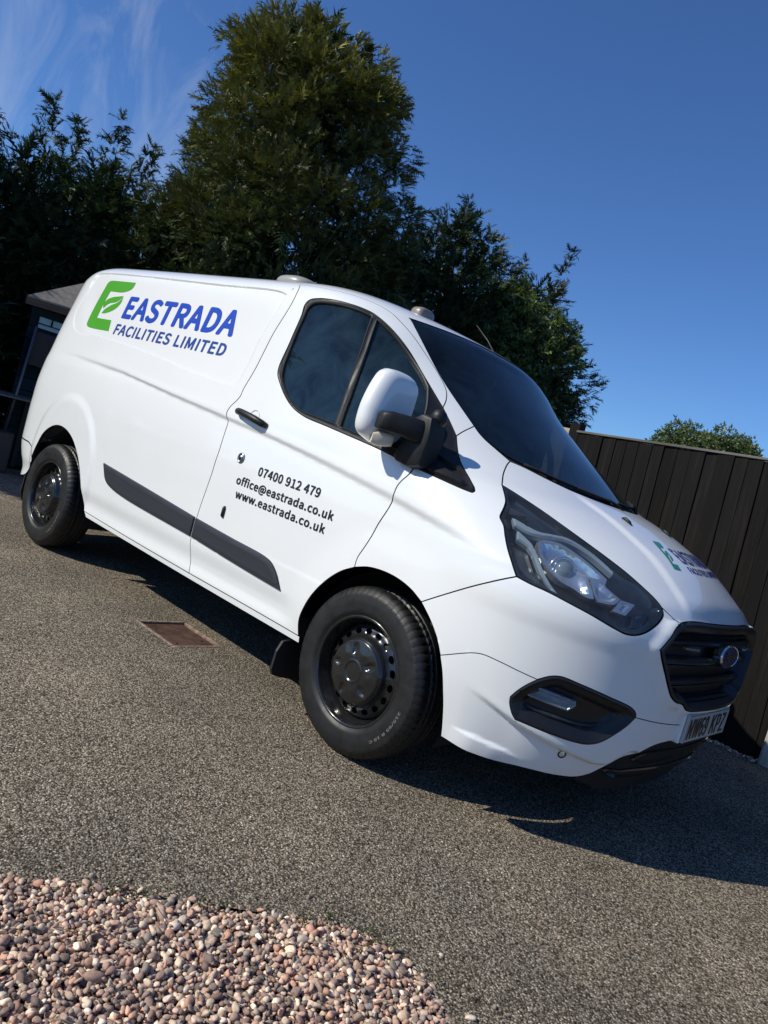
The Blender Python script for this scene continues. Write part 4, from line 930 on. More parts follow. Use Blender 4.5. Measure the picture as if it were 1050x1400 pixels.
for cx, s, rot in ((0, 1, .2), (-2.933, 1, 1.1), (0, -1, .6), (-2.933, -1, .9)):
    c = (cx, WY, WR); fl_ = lambda F: F if s > 0 else [q[::-1] for q in F]
    wh = obj('wheel', centered(rimV, c, s, rot), fl_(rimF), wheelm, van, org=(cx, WY*s, WR), smooth=True, sharp=50)
    wh['label'] = ('front' if cx == 0 else 'rear')+' wheel with black steel rim'
    tv = centered(tyV, c, s, rot); tv[:, 2] = np.maximum(tv[:, 2], .0015)
    obj('tyre', tv, fl_(tyF), tyrem, wh, smooth=True, sharp=38)
    obj('wheel_disc', centered(dV, c, s, rot), fl_(dF), wheelm, wh, smooth=True, sharp=40)
    obj('hub_cap', centered(cV, c, s, rot), fl_(cF), wheelm, wh, smooth=True, sharp=60)
    obj('brake_drum', *lathe([(0, .02), (.12, .02), (.165, .0), (.165, -.08), (0, -.08)], (cx, WY*s, WR), 40, -s), steel_d, wh, smooth=True, sharp=40)
    V, F = tlet; lo, hi = V.min(0), V.max(0); a = -.02-(V[:, 0]-lo[0])/(hi[0]-lo[0])*.72; r_ = .268+(V[:, 1]-lo[1])/(hi[1]-lo[1])*.013
    if s < 0: continue
    a = a-.15; P = np.stack([cx+r_*np.cos(a), np.full(len(V), WY-.1098), WR+r_*np.sin(a)], -1); obj('tyre_lettering', P, F, tyretext, wh)

# ------------------------------------------------------------------ materials of the place
asph = M('asphalt', (.15, .14, .12), .95, Specular_IOR_Level=.15)
def asphalt(m):
    v1 = m.voro(180); v2 = m.voro(95); n1 = m.noise(2.2, 5); n2 = m.noise(420, 3); n3 = m.noise(.55, 3)
    c1 = m.ramp(m.mix(1.0, v1.outputs['Color'], (.33, .33, .34), 'MULTIPLY'), [(0, (.045, .041, .036)), (.28, (.105, .095, .082)), (.5, (.20, .182, .158)), (.75, (.31, .287, .255)), (1, (.45, .42, .39))])
    sep = m.n('SeparateColor'); m.l(v1.outputs['Color'], sep.inputs[0])
    c1 = m.ramp(sep.outputs[0], [(0, (.055, .045, .034)), (.3, (.168, .142, .110)), (.6, (.315, .270, .213)), (.88, (.47, .41, .325)), (1, (.66, .585, .48))])
    edge = m.ramp(v1.outputs['Distance'], [(.35, (1, 1, 1)), (.75, (.32, .31, .30))])
    c = m.mix(1.0, c1, edge, 'MULTIPLY')
    c = m.mix(1.0, c, m.ramp(n1, [(.3, (.80, .80, .80)), (.7, (1.12, 1.10, 1.06))]), 'MULTIPLY')
    c = m.mix(1.0, c, m.ramp(n3, [(.35, (.86, .87, .88)), (.65, (1.08, 1.06, 1.02))]), 'MULTIPLY')
    # darker, mossier band beside the gravel bed (distance to the bed's edge line, as real dirt there)
    m.col(c); h = m.math('ADD', m.math('MULTIPLY', v1.outputs['Distance'], -1.0), m.math('MULTIPLY', v2.outputs['Distance'], -.8)); h = m.math('ADD', h, m.math('MULTIPLY', n2, .35))
    m.bump(h, .9, .0035); return c
base_c = asphalt(asph)
# dirt along the bed edge
_c = asph.n('TexCoord'); _s = asph.n('SeparateXYZ'); asph.l(_c.outputs['Object'], _s.inputs[0])
_e = asph.math('SUBTRACT', asph.math('MULTIPLY', _s.outputs[0], .745), asph.math('MULTIPLY', _s.outputs[1], .667))      # grows towards the bed
_e = asph.math('ADD', _e, asph.math('MULTIPLY', asph.noise(1.7, 5), .55))
_m = asph.ramp(_e, [(0, (0, 0, 0)), (1, (1, 1, 1))]); _mr = asph.n('MapRange'); asph.l(_e, _mr.inputs[0]); _mr.inputs['From Min'].default_value = 1.55; _mr.inputs['From Max'].default_value = 2.0
asph.col(asph.mix(_mr.outputs[0], base_c, asph.mix(1.0, base_c, (.24, .24, .215), 'MULTIPLY')))
soil = M('garden_ground', (.05, .055, .03), .95); soil.col(soil.ramp(soil.noise(3, 6), [(.3, (.030, .038, .016)), (.7, (.075, .085, .035))]))
bedm = M('gravel_bed', (.07, .055, .045), .95); bedm.bump(bedm.noise(90, 4), .8, .01)
def vcol(name, rough, bump=None, **kw):
    m = M(name, (.5, .5, .5), rough, **kw); a = m.n('Attribute'); a.attribute_name = 'tint'; c = a.outputs['Color']
    return m, c
peb, pc_ = vcol('pebble', .7, Specular_IOR_Level=.3); peb.col(peb.mix(1.0, pc_, peb.ramp(peb.noise(130, 4), [(.3, (.72, .70, .68)), (.7, (1.18, 1.16, 1.12))]), 'MULTIPLY')); peb.bump(peb.noise(400, 3), .25, .001)
chp, cc_ = vcol('stone_chip', .85, Specular_IOR_Level=.2); chp.col(cc_)
rust = M('rusty_iron', (.12, .05, .03), .7); rust.col(rust.ramp(rust.noise(22, 6), [(.25, (.035, .018, .014)), (.5, (.078, .040, .030)), (.8, (.14, .085, .062))])); rust.bump(rust.noise(120, 4), .5, .003)
rustf = M('rusty_frame', (.2, .13, .09), .8); rustf.col(rustf.ramp(rustf.noise(40, 5), [(.3, (.13, .07, .045)), (.7, (.34, .26, .20))])); rustf.bump(rustf.noise(90, 4), .5, .003)
def wood(name, stops, rough=.75, gs=(14, 14, .7), bs=.5):
    m = M(name, (.1, .1, .1), rough, Specular_IOR_Level=.12); oi = m.n('ObjectInfo'); c = m.n('TexCoord'); mp = m.n('Mapping'); mp.inputs['Scale'].default_value = gs; m.l(c.outputs['Object'], mp.inputs[0])
    cmb = m.n('CombineXYZ'); m.l(m.math('MULTIPLY', oi.outputs['Random'], 37.), cmb.inputs[0]); m.l(m.math('MULTIPLY', oi.outputs['Random'], 91.), cmb.inputs[2]); m.l(cmb.outputs[0], mp.inputs['Location'])
    nz = m.n('TexNoise'); nz.inputs['Scale'].default_value = 3.2; nz.inputs['Detail'].default_value = 8; nz.inputs['Roughness'].default_value = .68; nz.inputs['Distortion'].default_value = .5; m.l(mp.outputs[0], nz.inputs[0])
    col_ = m.ramp(nz.outputs[0], stops); v = m.n('MapRange'); m.l(oi.outputs['Random'], v.inputs[0]); v.inputs['To Min'].default_value = .75; v.inputs['To Max'].default_value = 1.2
    hv = m.n('HueSaturation'); m.l(v.outputs[0], hv.inputs['Value']); m.l(col_, hv.inputs['Color']); m.col(hv.outputs[0]); m.bump(nz.outputs[0], bs, .004)
    m.rgh(m.ramp(nz.outputs[0], [(.3, (.7,)*3), (.7, (.95,)*3)])); return m
fencew = wood('black_stained_wood', [(.30, (.0055, .0052, .0052)), (.52, (.0098, .0090, .0085)), (.66, (.018, .0158, .014)), (.82, (.050, .043, .036))])
capw = wood('weathered_cap_wood', [(.3, (.10, .09, .075)), (.7, (.26, .24, .21))], gs=(.7, 14, 14))
brownw = wood('brown_fascia_wood', [(.3, (.07, .045, .035)), (.7, (.16, .11, .085))], gs=(14, .7, 14))
tealw = wood('dark_teal_boards', [(.3, (.006, .014, .019)), (.7, (.012, .026, .034))], gs=(14, .7, 14))
feltm = M('roof_felt', (.2, .18, .16), .9); feltm.col(feltm.ramp(feltm.noise(16, 6), [(.3, (.17, .145, .115)), (.7, (.30, .26, .21))])); feltm.bump(feltm.noise(220, 3), .6, .004)
concr = M('pale_concrete', (.4, .38, .34), .85); concr.col(concr.ramp(concr.noise(11, 6), [(.3, (.30, .28, .24)), (.7, (.52, .50, .45))])); concr.bump(concr.noise(80, 5), .4, .004)
stonem = M('beige_stone', (.4, .32, .2), .85); stonem.col(stonem.ramp(stonem.noise(9, 6), [(.3, (.24, .18, .11)), (.7, (.50, .42, .29))])); stonem.bump(stonem.noise(60, 5), .6, .008)
bark = M('bark', (.05, .038, .028), .9); bark.bump(bark.noise(18, 6, scale=(1, 1, .2)), .8, .03)
twigm = M('pale_bark', (.20, .17, .14), .8)
def leafmat(name, rough=.55, trans=.25):
    m, c = vcol(name, rough); m.col(c)
    o = [n for n in m.t.nodes if n.type == 'OUTPUT_MATERIAL'][0]; tr = m.n('BsdfTranslucent'); m.l(m.mix(1.0, c, (1.0, 1.15, .55), 'MULTIPLY'), tr.inputs[0])
    ms = m.n('MixShader'); ms.inputs[0].default_value = trans; m.l(m.b.outputs[0], ms.inputs[1]); m.l(tr.outputs[0], ms.inputs[2]); m.l(ms.outputs[0], o.inputs[0]); return m
needle = leafmat('conifer_foliage', .6, .12); leafm = leafmat('broad_leaf', .5, .3)
darkglass = M('dark_window', (.01, .015, .02), .1)
paleblue = M('pale_blue_pane', (.30, .46, .50), .35)
meshcloth = M('dark_mesh_cloth', (.030, .028, .030), .9)

def tinted(name, V, F, tint, mat, parent=None, org=None):
    """mesh with a per-corner colour attribute; tint is per face"""
    o = obj(name, V, F, mat, parent, org); me = o.data
    at = me.color_attributes.new('tint', 'FLOAT_COLOR', 'CORNER'); k = F.shape[1]
    c = np.ones((len(F)*k, 4), np.float32); c[:, :3] = np.repeat(tint, k, 0); at.data.foreach_set('color', c.ravel()); return o

# ------------------------------------------------------------------ ground
g = obj('ground', [(-150, -150, -.03), (150, -150, -.03), (150, 150, -.03), (-150, 150, -.03)], [(0, 1, 2, 3)], soil); tag(g, kind='structure')
BED = [(-.9, -4.6), (-.15, -3.2), (.10, -2.70), (.30, -2.33), (.455, -2.10), (.65, -1.84), (.80, -1.655), (.985, -1.60), (1.13, -1.64), (1.35, -1.72), (1.62, -1.95), (1.95, -2.5), (2.3, -3.2), (2.7, -4.6)]
BEDs = spline(np.array(BED), .05, 90)
HX0, HX1, HY0, HY1 = -1.486, -1.113, -.988, -.690     # inspection cover opening
def flat(loop, holes, z, step_pts=()):
    loops = [np.array(loop)]+[np.array(h) for h in holes]; B = np.concatenate(loops); E = []; s = 0
    for l in loops: E += [(s+i, s+(i+1) % len(l)) for i in range(len(l))]; s += len(l)
    r = delaunay_2d_cdt([Vector(p) for p in B.tolist()], E, [], 0, 1e-7); P = np.array([tuple(v) for v in r[0]]); T = np.array([f for f in r[2] if len(f) == 3]); c = P[T].mean(1); m = inside(c, loops[0])
    for h in loops[1:]: m &= ~inside(c, h)
    T = T[m]; ar = np.cross(P[T[:, 1]]-P[T[:, 0]], P[T[:, 2]]-P[T[:, 0]]); T[ar < 0] = T[ar < 0][:, ::-1]
    return np.column_stack([P, np.full(len(P), z)]), T
hole = [(HX0, HY0), (HX1, HY0), (HX1, HY1), (HX0, HY1)]
Vd, Td = flat([(-6.05, -26), (24, -26), (24, 2.10), (-6.05, 2.10)], [hole, BEDs.tolist()+[(2.7, -9), (-.9, -9)]], 0.)
dr = obj('driveway', Vd, Td, asph); tag(dr, kind='structure')
Vb, Tb = flat(BEDs.tolist()+[(2.7, -9), (-.9, -9)], [], -.016); gb = obj('gravel_bed', Vb, Tb, bedm); tag(gb, kind='structure')
# inspection cover
cov = empty('inspection_cover', ((HX0+HX1)/2, (HY0+HY1)/2, -.03), 'small rusty square inspection cover set in the asphalt beside the van', 'drain cover')
obj('cover_plate', *bbox(HX0+.020, HX1-.020, HY0+.020, HY1-.020, -.030, -.008, .003), rust, cov)
obj('cover_frame', *join([bbox(HX0-.004, HX0+.016, HY0, HY1, -.03, .003, .003), bbox(HX1-.016, HX1+.004, HY0, HY1, -.03, .003, .003), bbox(HX0+.0165, HX1-.0165, HY0-.004, HY0+.014, -.03, .003, .003), bbox(HX0+.0165, HX1-.0165, HY1-.014, HY1+.004, -.03, .0025, .003)]), rustf, cov)
for x_, y_ in ((HX0+.10, HY0+.06), (HX1-.10, HY1-.07), (HX1-.07, HY0+.06)): obj('cover_bolt', *disc_lens((x_, y_, -.0085), (0, 0, 1), .008, .004, 3, 12), steel_d, cov, smooth=True)

# ---- pebbles
def ico(n=1):
    bm = bmesh.new(); bmesh.ops.create_icosphere(bm, subdivisions=n, radius=1.0); V = np.array([tuple(v.co) for v in bm.verts]); F = np.array([tuple(v.index for v in f.verts) for f in bm.faces]); bm.free(); return V, F
IV, IF = ico(2); OV, OF = ico(1)
def rotmats(n, r_=rng):
    q = r_.normal(size=(n, 4)); q /= np.linalg.norm(q, axis=1, keepdims=True); w_, x, y, z = q.T
    return np.stack([np.stack([1-2*(y*y+z*z), 2*(x*y-z*w_), 2*(x*z+y*w_)], -1), np.stack([2*(x*y+z*w_), 1-2*(x*x+z*z), 2*(y*z-x*w_)], -1), np.stack([2*(x*z-y*w_), 2*(y*z+x*w_), 1-2*(x*x+y*y)], -1)], 1)
def stones(cent, size, tpl, tint, flat_=.62, lump=.24, tilt=.5):
    V0, F0 = tpl; n = len(cent); dirs = rng.normal(size=(n, 5, 3)); dirs /= np.linalg.norm(dirs, axis=2, keepdims=True); amp = rng.uniform(-lump, lump, (n, 5))
    b = np.einsum('vk,nak->nva', V0, dirs); r_ = 1+np.einsum('nva,na->nv', np.sign(b)*np.abs(b)**2.2, amp)
    # chop flats
    cut = rng.uniform(.45, .92, (n, 5)); 
    V = V0[None]*r_[..., None]; b2 = np.einsum('nvk,nak->nva', V, dirs); V = V-np.einsum('nva,nak->nvk', np.clip(b2-cut[:, None, :], 0, 9)*.8, dirs)
    sc3 = np.stack([rng.uniform(.85, 1.35, n), rng.uniform(.7, 1.0, n), rng.uniform(flat_-.15, flat_+.15, n)], -1)*size[:, None]
    V = V*sc3[:, None, :]; a = rng.uniform(0, 2*PI, n); ca, sa = np.cos(a), np.sin(a); tx = rng.normal(0, tilt, n); ct, st = np.cos(tx), np.sin(tx)
    y = V[..., 1]*ct[:, None]-V[..., 2]*st[:, None]; z = V[..., 1]*st[:, None]+V[..., 2]*ct[:, None]; x = V[..., 0]
    ty = rng.normal(0, tilt*.7, n); c2, s2 = np.cos(ty), np.sin(ty); x, z = x*c2[:, None]+z*s2[:, None], -x*s2[:, None]+z*c2[:, None]
    V = np.stack([x*ca[:, None]-y*sa[:, None], x*sa[:, None]+y*ca[:, None], z], -1)+cent[:, None, :]
    F = (F0[None]+(np.arange(n)*len(V0))[:, None, None]).reshape(-1, 3); return V.reshape(-1, 3), F, np.repeat(tint, len(F0), 0)
PCOL = 1.52*np.array([1.06, .99, .90])*np.array([(.30, .215, .185), (.20, .150, .135), (.40, .315, .265), (.52, .46, .40), (.13, .105, .10), (.34, .26, .215), (.25, .175, .155), (.22, .20, .185), (.16, .135, .125), (.36, .22, .17), (.44, .37, .30)])
def in_bed(P, m=0.): 
    L_ = inset(np.array(BEDs.tolist()+[(2.7, -9), (-.9, -9)]), m) if m else np.array(BEDs.tolist()+[(2.7, -9), (-.9, -9)]); return inside(P, L_)
def scatter(nc, x0, x1, y0, y1, rmin, test, tries=1):
    """jittered grid points"""
    gx, gy = np.meshgrid(np.arange(x0, x1, rmin), np.arange(y0, y1, rmin)); P = np.stack([gx.ravel(), gy.ravel()], -1)+rng.uniform(-.48, .48, (gx.size, 2))*rmin; return P[test(P)]
lay = []
for z0, rm, sz in ((-.010, .0125, .0080), (-.003, .0142, .0078), (.0035, .0195, .0080)):
    P = scatter(0, .0, 1.75, -3.05, -1.55, rm, lambda P: in_bed(P, -.012 if z0 < 0 else .010) & ((P[:, 0]-.71)*.88-(P[:, 1]+2.47)*.47 < .28)); lay.append((P, z0, sz))
Cn = []; Sz = []
for P, z0, sz in lay:
    s_ = sz*np.exp(rng.normal(0, .24, len(P))); edge = .0; Cn.append(np.column_stack([P, z0+rng.normal(0, .0022, len(P))+.004*np.sin(P[:, 0]*9)*np.cos(P[:, 1]*7)])); Sz.append(s_)
# strays kicked onto the asphalt
P = scatter(0, -.2, 1.6, -2.9, -1.45, .11, lambda P: ~in_bed(P, .0) & in_bed(P, -.16)); P = P[rng.random(len(P)) < .55]; Cn.append(np.column_stack([P, np.full(len(P), .003)])); Sz.append(.0075*np.exp(rng.normal(0, .25, len(P))))
Cn = np.concatenate(Cn); Sz = np.concatenate(Sz)
tint = PCOL[rng.integers(0, len(PCOL), len(Cn))]*np.exp(rng.normal(0, .20, (len(Cn), 1)))
low = Cn[:, 2] < -.0055; Va, Fa, Ta = stones(Cn[low], Sz[low]*1.1, (OV, OF), tint[low]); V, F, T = stones(Cn[~low], Sz[~low], (IV, IF), tint[~low]); V = np.concatenate([V, Va]); F = np.concatenate([F, Fa+len(V)-len(Va)]); T = np.concatenate([T, Ta])
print('pebbles', len(Cn), len(F))
o = tinted('pebbles', V, F, T, peb); o.data.polygons.foreach_set('use_smooth', np.ones(len(F), bool)); tag(o, 'loose pink and brown pebbles filling the gravel bed', kind='stuff')
# ---- asphalt chippings standing proud near the camera
P = scatter(0, -.9, 2.3, -2.9, -.55, .0078, lambda P: ~in_bed(P, -.004) & (np.hypot(P[:, 0]-1.85, P[:, 1]+3.16) < 2.75) & ((P[:, 0]-.71)*.88-(P[:, 1]+2.47)*.47 < .12))
dcam = np.hypot(P[:, 0]-1.85, P[:, 1]+3.16); P = P[rng.random(len(P)) < np.clip(1.30-dcam*.42, .18, .9)]
CC = 1.38*np.array([1.10, 1.0, .85])*np.array([(.13, .118, .10), (.20, .182, .155), (.27, .25, .22), (.09, .08, .07), (.16, .15, .12), (.34, .32, .29), (.21, .15, .125)])
_mo = np.clip((P[:, 0]*.745-P[:, 1]*.667-1.42)/.42+rng.normal(0, .12, len(P)), 0, 1); ti = CC[rng.integers(0, len(CC), len(P))]*np.exp(rng.normal(0, .2, (len(P), 1)))*(1-.76*_mo[:, None])
V, F, T = stones(np.column_stack([P, rng.uniform(-.0010, .0006, len(P))]), .0032*np.exp(rng.normal(0, .28, len(P))), (OV, OF) if len(OV) <= 12 else (OV, OF), ti, .5, .25, .3)
print('chips', len(P), len(F))
o = tinted('stone_chippings', V, F, T, chp); tag(o, 'small stone chippings in the surface of the driveway', kind='stuff')

# ------------------------------------------------------------------ fence (it stands level with the hill, the drive falls away: hence the small turn)
FA = -.052; FO = np.array([-.97, 2.15, 0.]); fdir = np.array([math.cos(FA), 0, -math.sin(FA)])
fence = empty('board_fence', tuple(FO), 'tall black stained fence of upright overlapping boards with a thin pale cap', 'fence')
def fobj(name, V, F, mat, s, **kw):
    o = bpy.data.objects.new(name, mkmesh(name, V, F, **kw)); o.data.materials.append(nm(mat)); col.objects.link(o); o.parent = fence; o.location = tuple(fdir*s); o.rotation_euler = (0, FA, 0); return o
shapes = []
for k in range(6):
    w_ = .116; n = 10; zs = np.linspace(-.15, 1.79, n); V = []; 
    for i, z in enumerate(zs):
        wob = [random.gauss(0, .0010) for _ in range(4)]
        V += [(-w_/2+wob[0], -.008+wob[1], z), (w_/2+wob[2], -.016+wob[3], z), (w_/2+wob[2], -.003, z), (-w_/2+wob[0], .004, z)]
    F = [(i*4+a, i*4+(a+1) % 4, (i+1)*4+(a+1) % 4, (i+1)*4+a) for i in range(n-1) for a in range(4)]+[(0, 3, 2, 1), tuple((n-1)*4+a for a in range(4))]
    me = mkmesh('fence_board', V, F); me.materials.append(fencew.m); shapes.append(me)
for k in range(56):
    o = bpy.data.objects.new('fence_board', shapes[(k*5+k//3) % 6]); col.objects.link(o); o.parent = fence; s_ = .058+k*.0960+random.gauss(0, .0012); dz = random.gauss(0, .003)
    o.location = tuple(fdir*s_+np.array([0, (-.0035 if k % 2 else 0)+random.gauss(0, .0012), dz-.006])); o.rotation_euler = (random.gauss(0, .002), FA+random.gauss(0, .0022), random.gauss(0, .010))
for z in (.35, 1.0, 1.6): fobj('fence_rail', *bbox(0, 5.4, .006, .044, z, z+.07, .004), fencew, 0)
fobj('fence_cap', *bbox(-.02, 5.4, -.028, .030, 1.788, 1.806, .003), capw, 0)
for s_ in (-.045, 1.83, 3.66, 5.4): fobj('fence_post', *bbox(-.045, .045, -.020 if s_ < 0 else .046, .07 if s_ < 0 else .14, -.2, 1.86 if s_ < 0 else 1.78, .005), fencew, s_)
pil = obj('gate_pillar', *bbox(-1.42, -1.10, 2.32, 2.62, 0, 1.83, .02), stonem); tag(pil, 'beige stone pillar just behind the left end of the black fence', 'pillar')
blk = obj('concrete_block', *bbox(.840, 1.12, 2.005, 2.105, -.005, .44, .012), concr); tag(blk, 'pale concrete block standing at the foot of the black fence', 'block')
P = np.column_stack([rng.uniform(.1, 2.2, 520), 2.06+rng.normal(0, .035, 520), np.full(520, .004)]); V, F, T = stones(P, .0085*np.exp(rng.normal(0, .35, 520)), (OV, OF), PCOL[rng.integers(0, 11, 520)], .6, .2, .5)
o = tinted('fence_foot_debris', V, F, T, peb); tag(o, 'line of loose stones along the foot of the fence', kind='stuff')

# ------------------------------------------------------------------ summerhouse at the left
sh = empty('summerhouse', (-7.5, 1.25, 0), 'dark teal summerhouse with a hipped felt roof at the left edge', 'summerhouse')
X1, X0, Y0, Y1 = -6.22, -8.9, -.02, 2.6
for k in range(13):
    z = .02+k*.132; obj('wall_board', *bbox(X1-.022, X1-.002+.004*(k % 2), Y0, Y1, z, z+.128, .004), tealw, sh) if z < 1.42 or z > 1.60 else None
for y0, y1 in ((Y0, .05), (.62, 1.1)): obj('wall_board', *bbox(X1-.022, X1-.002, y0, y1, 1.472, 1.604, .004), tealw, sh)
wf = obj('window', *join([bbox(X1-.03, X1+.004, .05, .62, 1.455, 1.472, .003), bbox(X1-.03, X1+.004, .05, .62, 1.590, 1.606, .003), bbox(X1-.03, X1+.004, .05, .066, 1.4725, 1.5895, .003), bbox(X1-.03, X1+.004, .604, .62, 1.4725, 1.5895, .003), bbox(X1-.03, X1+.002, .067, .603, 1.515, 1.524, .002), bbox(X1-.03, X1+.002, .20, .209, 1.5245, 1.589, .002)]), tealw, sh)
obj('pane', *bbox(X1-.028, X1-.022, .066, .604, 1.4725, 1.5895, .001), paleblue, wf)
for (xa, ya), (xb, yb), n_ in (((X1-.03, Y0), (-8.1, 1.98), 'side_wall'), ((X1-.03, Y1), (-7.9, 3.35), 'end_wall'), ((-7.9, 3.35), (-8.1, 1.98), 'back_wall')): obj(n_, [(xa, ya, 0), (xb, yb, 0), (xb-.03, yb+.03, 0), (xa-.03, ya+.03, 0), (xa, ya, 1.72), (xb, yb, 1.72), (xb-.03, yb+.03, 1.72), (xa-.03, ya+.03, 1.72)], [(0, 1, 2, 3), (7, 6, 5, 4), (0, 4, 5, 1), (1, 5, 6, 2), (2, 6, 7, 3), (3, 7, 4, 0)], tealw, sh)
e = .13; zA, zB = 1.745, 1.98
C4 = [(X1+e, Y0-e, zA), (X1+e, Y1+e, zA+.13*1), (-8.0, 3.5, zA+.2), (-8.25, 1.95, zA+.15)]; AP = (-7.15, 1.30, 2.46)
for a, b in ((0, 1), (1, 2), (2, 3), (3, 0)):
    A, B_ = np.array(C4[a]), np.array(C4[b]); P_ = np.array(AP); t = np.array([0, 0, -.018]); obj('roof', [A, B_, P_, A+t, B_+t, P_+t], [(0, 1, 2), (5, 4, 3), (0, 3, 4, 1), (1, 4, 5, 2), (2, 5, 3, 0)], feltm, sh)
obj('fascia', *([(X1+e-.02, Y0-e, zA-.085), (X1+e-.005, Y0-e, zA-.085), (X1+e-.005, Y1+e, zA+.045), (X1+e-.02, Y1+e, zA+.045), (X1+e-.02, Y0-e, zA-.02), (X1+e-.005, Y0-e, zA-.02), (X1+e-.005, Y1+e, zA+.11), (X1+e-.02, Y1+e, zA+.11)], [(0, 3, 2, 1), (4, 5, 6, 7), (0, 1, 5, 4), (1, 2, 6, 5), (2, 3, 7, 6), (3, 0, 4, 7)]), brownw, sh)
# things in its shade: a cloth screen on a pole, a table, a crate and a stool
scr = empty('cloth_screen', (-6.0, .05, 0), 'dark cloth screen with a ragged hem hanging from a leaning pole', 'screen')
n = 16; zs = [1.06+.03*random.random() for _ in range(n+1)]; ys = np.linspace(-.02, .62, n+1)
V = [(-6.02+.012*math.sin(y*23), y, 1.425) for y in ys]+[(-6.02+.02*math.sin(y*19+1), y, z) for y, z in zip(ys, zs)]; V += [(x-.006, y, z) for x, y, z in V]; m_ = n+1
obj('cloth', V, [(i, i+m_, i+m_+1, i+1) for i in range(n)]+[(2*m_+i, 2*m_+i+1, 2*m_+i+m_+1, 2*m_+i+m_) for i in range(n)]+[(i+m_, 2*m_+i+m_, 2*m_+i+m_+1, i+m_+1) for i in range(n)], meshcloth, scr)
obj('pole', *tube([(-6.0, -.03, 1.47), (-5.98, -.07, .75), (-5.96, -.12, 0)], .014, 10), M('grey_tube', (.10, .10, .11), .35, .6), scr, smooth=True)
tb = empty('garden_table', (-5.95, -.15, 0), 'dark garden table with a thin pale edged top', 'table')
obj('table_top', *bbox(-6.3, -5.62, -.75, .22, .735, .752, .004), M('grey_painted_wood', (.11, .10, .095), .5), tb)
for x_ in (-6.22, -5.70):
    for y_ in (-.68, .15): obj('leg', *bbox(x_-.025, x_+.025, y_-.025, y_+.025, 0, .735, .003), trim, tb)
cr = obj('storage_crate', *bbox(-5.98, -5.68, -.60, -.10, .0, .40, .015), M('dark_grey_plastic', (.035, .036, .040), .5)); tag(cr, 'dark grey storage crate standing on the ground under the garden table', 'crate')
st = empty('wooden_stool', (-5.55, .12, 0), 'small brown wooden stool beside the garden table', 'stool')
obj('seat', *bbox(-5.62, -5.46, .02, .16, .675, .70, .004), brownw, st)
for x_, y_ in ((-5.60, .04), (-5.48, .04), (-5.60, .14), (-5.48, .14)): obj('leg', *bbox(x_-.012, x_+.012, y_-.012, y_+.012, 0, .675, .002), brownw, st)

# ------------------------------------------------------------------ trees
def spray_tpl(kind, r_):
    """one flat feathery spray along +x, unit length: quads"""
    V, F = [], []
    def blade(b, d, l, wd, nrm_):
        s_ = np.cross(d, nrm_); s_ /= np.linalg.norm(s_); k = len(V)
        V.extend([b+s_*wd, b+d*l, b-s_*wd]); F.append((k, k+1, k+2))
    if kind == 'conifer':
        for i in range(7):
            t = .02+.90*i/7; b = np.array([t, 0, -.16*t*t]); l = .46*(1-.5*t)*r_.uniform(.8, 1.2)
            for s_ in (-1, 1): a = s_*(.80-.2*t)+r_.normal(0, .20); blade(b, np.array([math.cos(a), math.sin(a), r_.normal(0, .28)-.10]), l, .052, np.array([0, .25*s_, 1.]))
        blade(np.array([0, 0, 0.]), np.array([1, 0, -.14]), 1.1, .04, np.array([0, 0, 1.]))
    else:
        for i in range(9):
            a = r_.uniform(-1.5, 1.5); b = np.array([r_.uniform(0, .9), r_.uniform(-.35, .35), r_.uniform(-.3, .3)]); blade(b, np.array([math.cos(a), math.sin(a), r_.normal(0, .5)]), r_.uniform(.30, .48), .15, r_.normal(size=3))
    return np.array(V), np.array(F)
TPL = {k: [spray_tpl(k, rng) for _ in range(4)] for k in ('conifer', 'leaf')}
def foliage(C_, Dr, S, kind, tint):
    """sprays at C_ pointing along Dr, scaled by S"""
    Vs, Fs, Ts, off_ = [], [], [], 0; which = rng.integers(0, 4, len(C_)); Dr = Dr/np.linalg.norm(Dr, axis=1, keepdims=True)
    up_ = np.array([0, 0, 1.])+rng.normal(0, .45, (len(C_), 3)); Y = np.cross(up_, Dr); Y /= np.linalg.norm(Y, axis=1, keepdims=True)+1e-9; Z = np.cross(Dr, Y)
    for k in range(4):
        m = which == k; V0, F0 = TPL[kind][k]; n = m.sum()
        if not n: continue
        V = (V0[None, :, 0, None]*Dr[m][:, None]+V0[None, :, 1, None]*Y[m][:, None]+V0[None, :, 2, None]*Z[m][:, None])*S[m][:, None, None]+C_[m][:, None]
        Vs.append(V.reshape(-1, 3)); Fs.append((F0[None]+(np.arange(n)*len(V0))[:, None, None]).reshape(-1, 3)+off_); off_ += n*len(V0); Ts.append(np.repeat(tint[m], len(F0), 0))
    return np.concatenate(Vs), np.concatenate(Fs), np.concatenate(Ts)
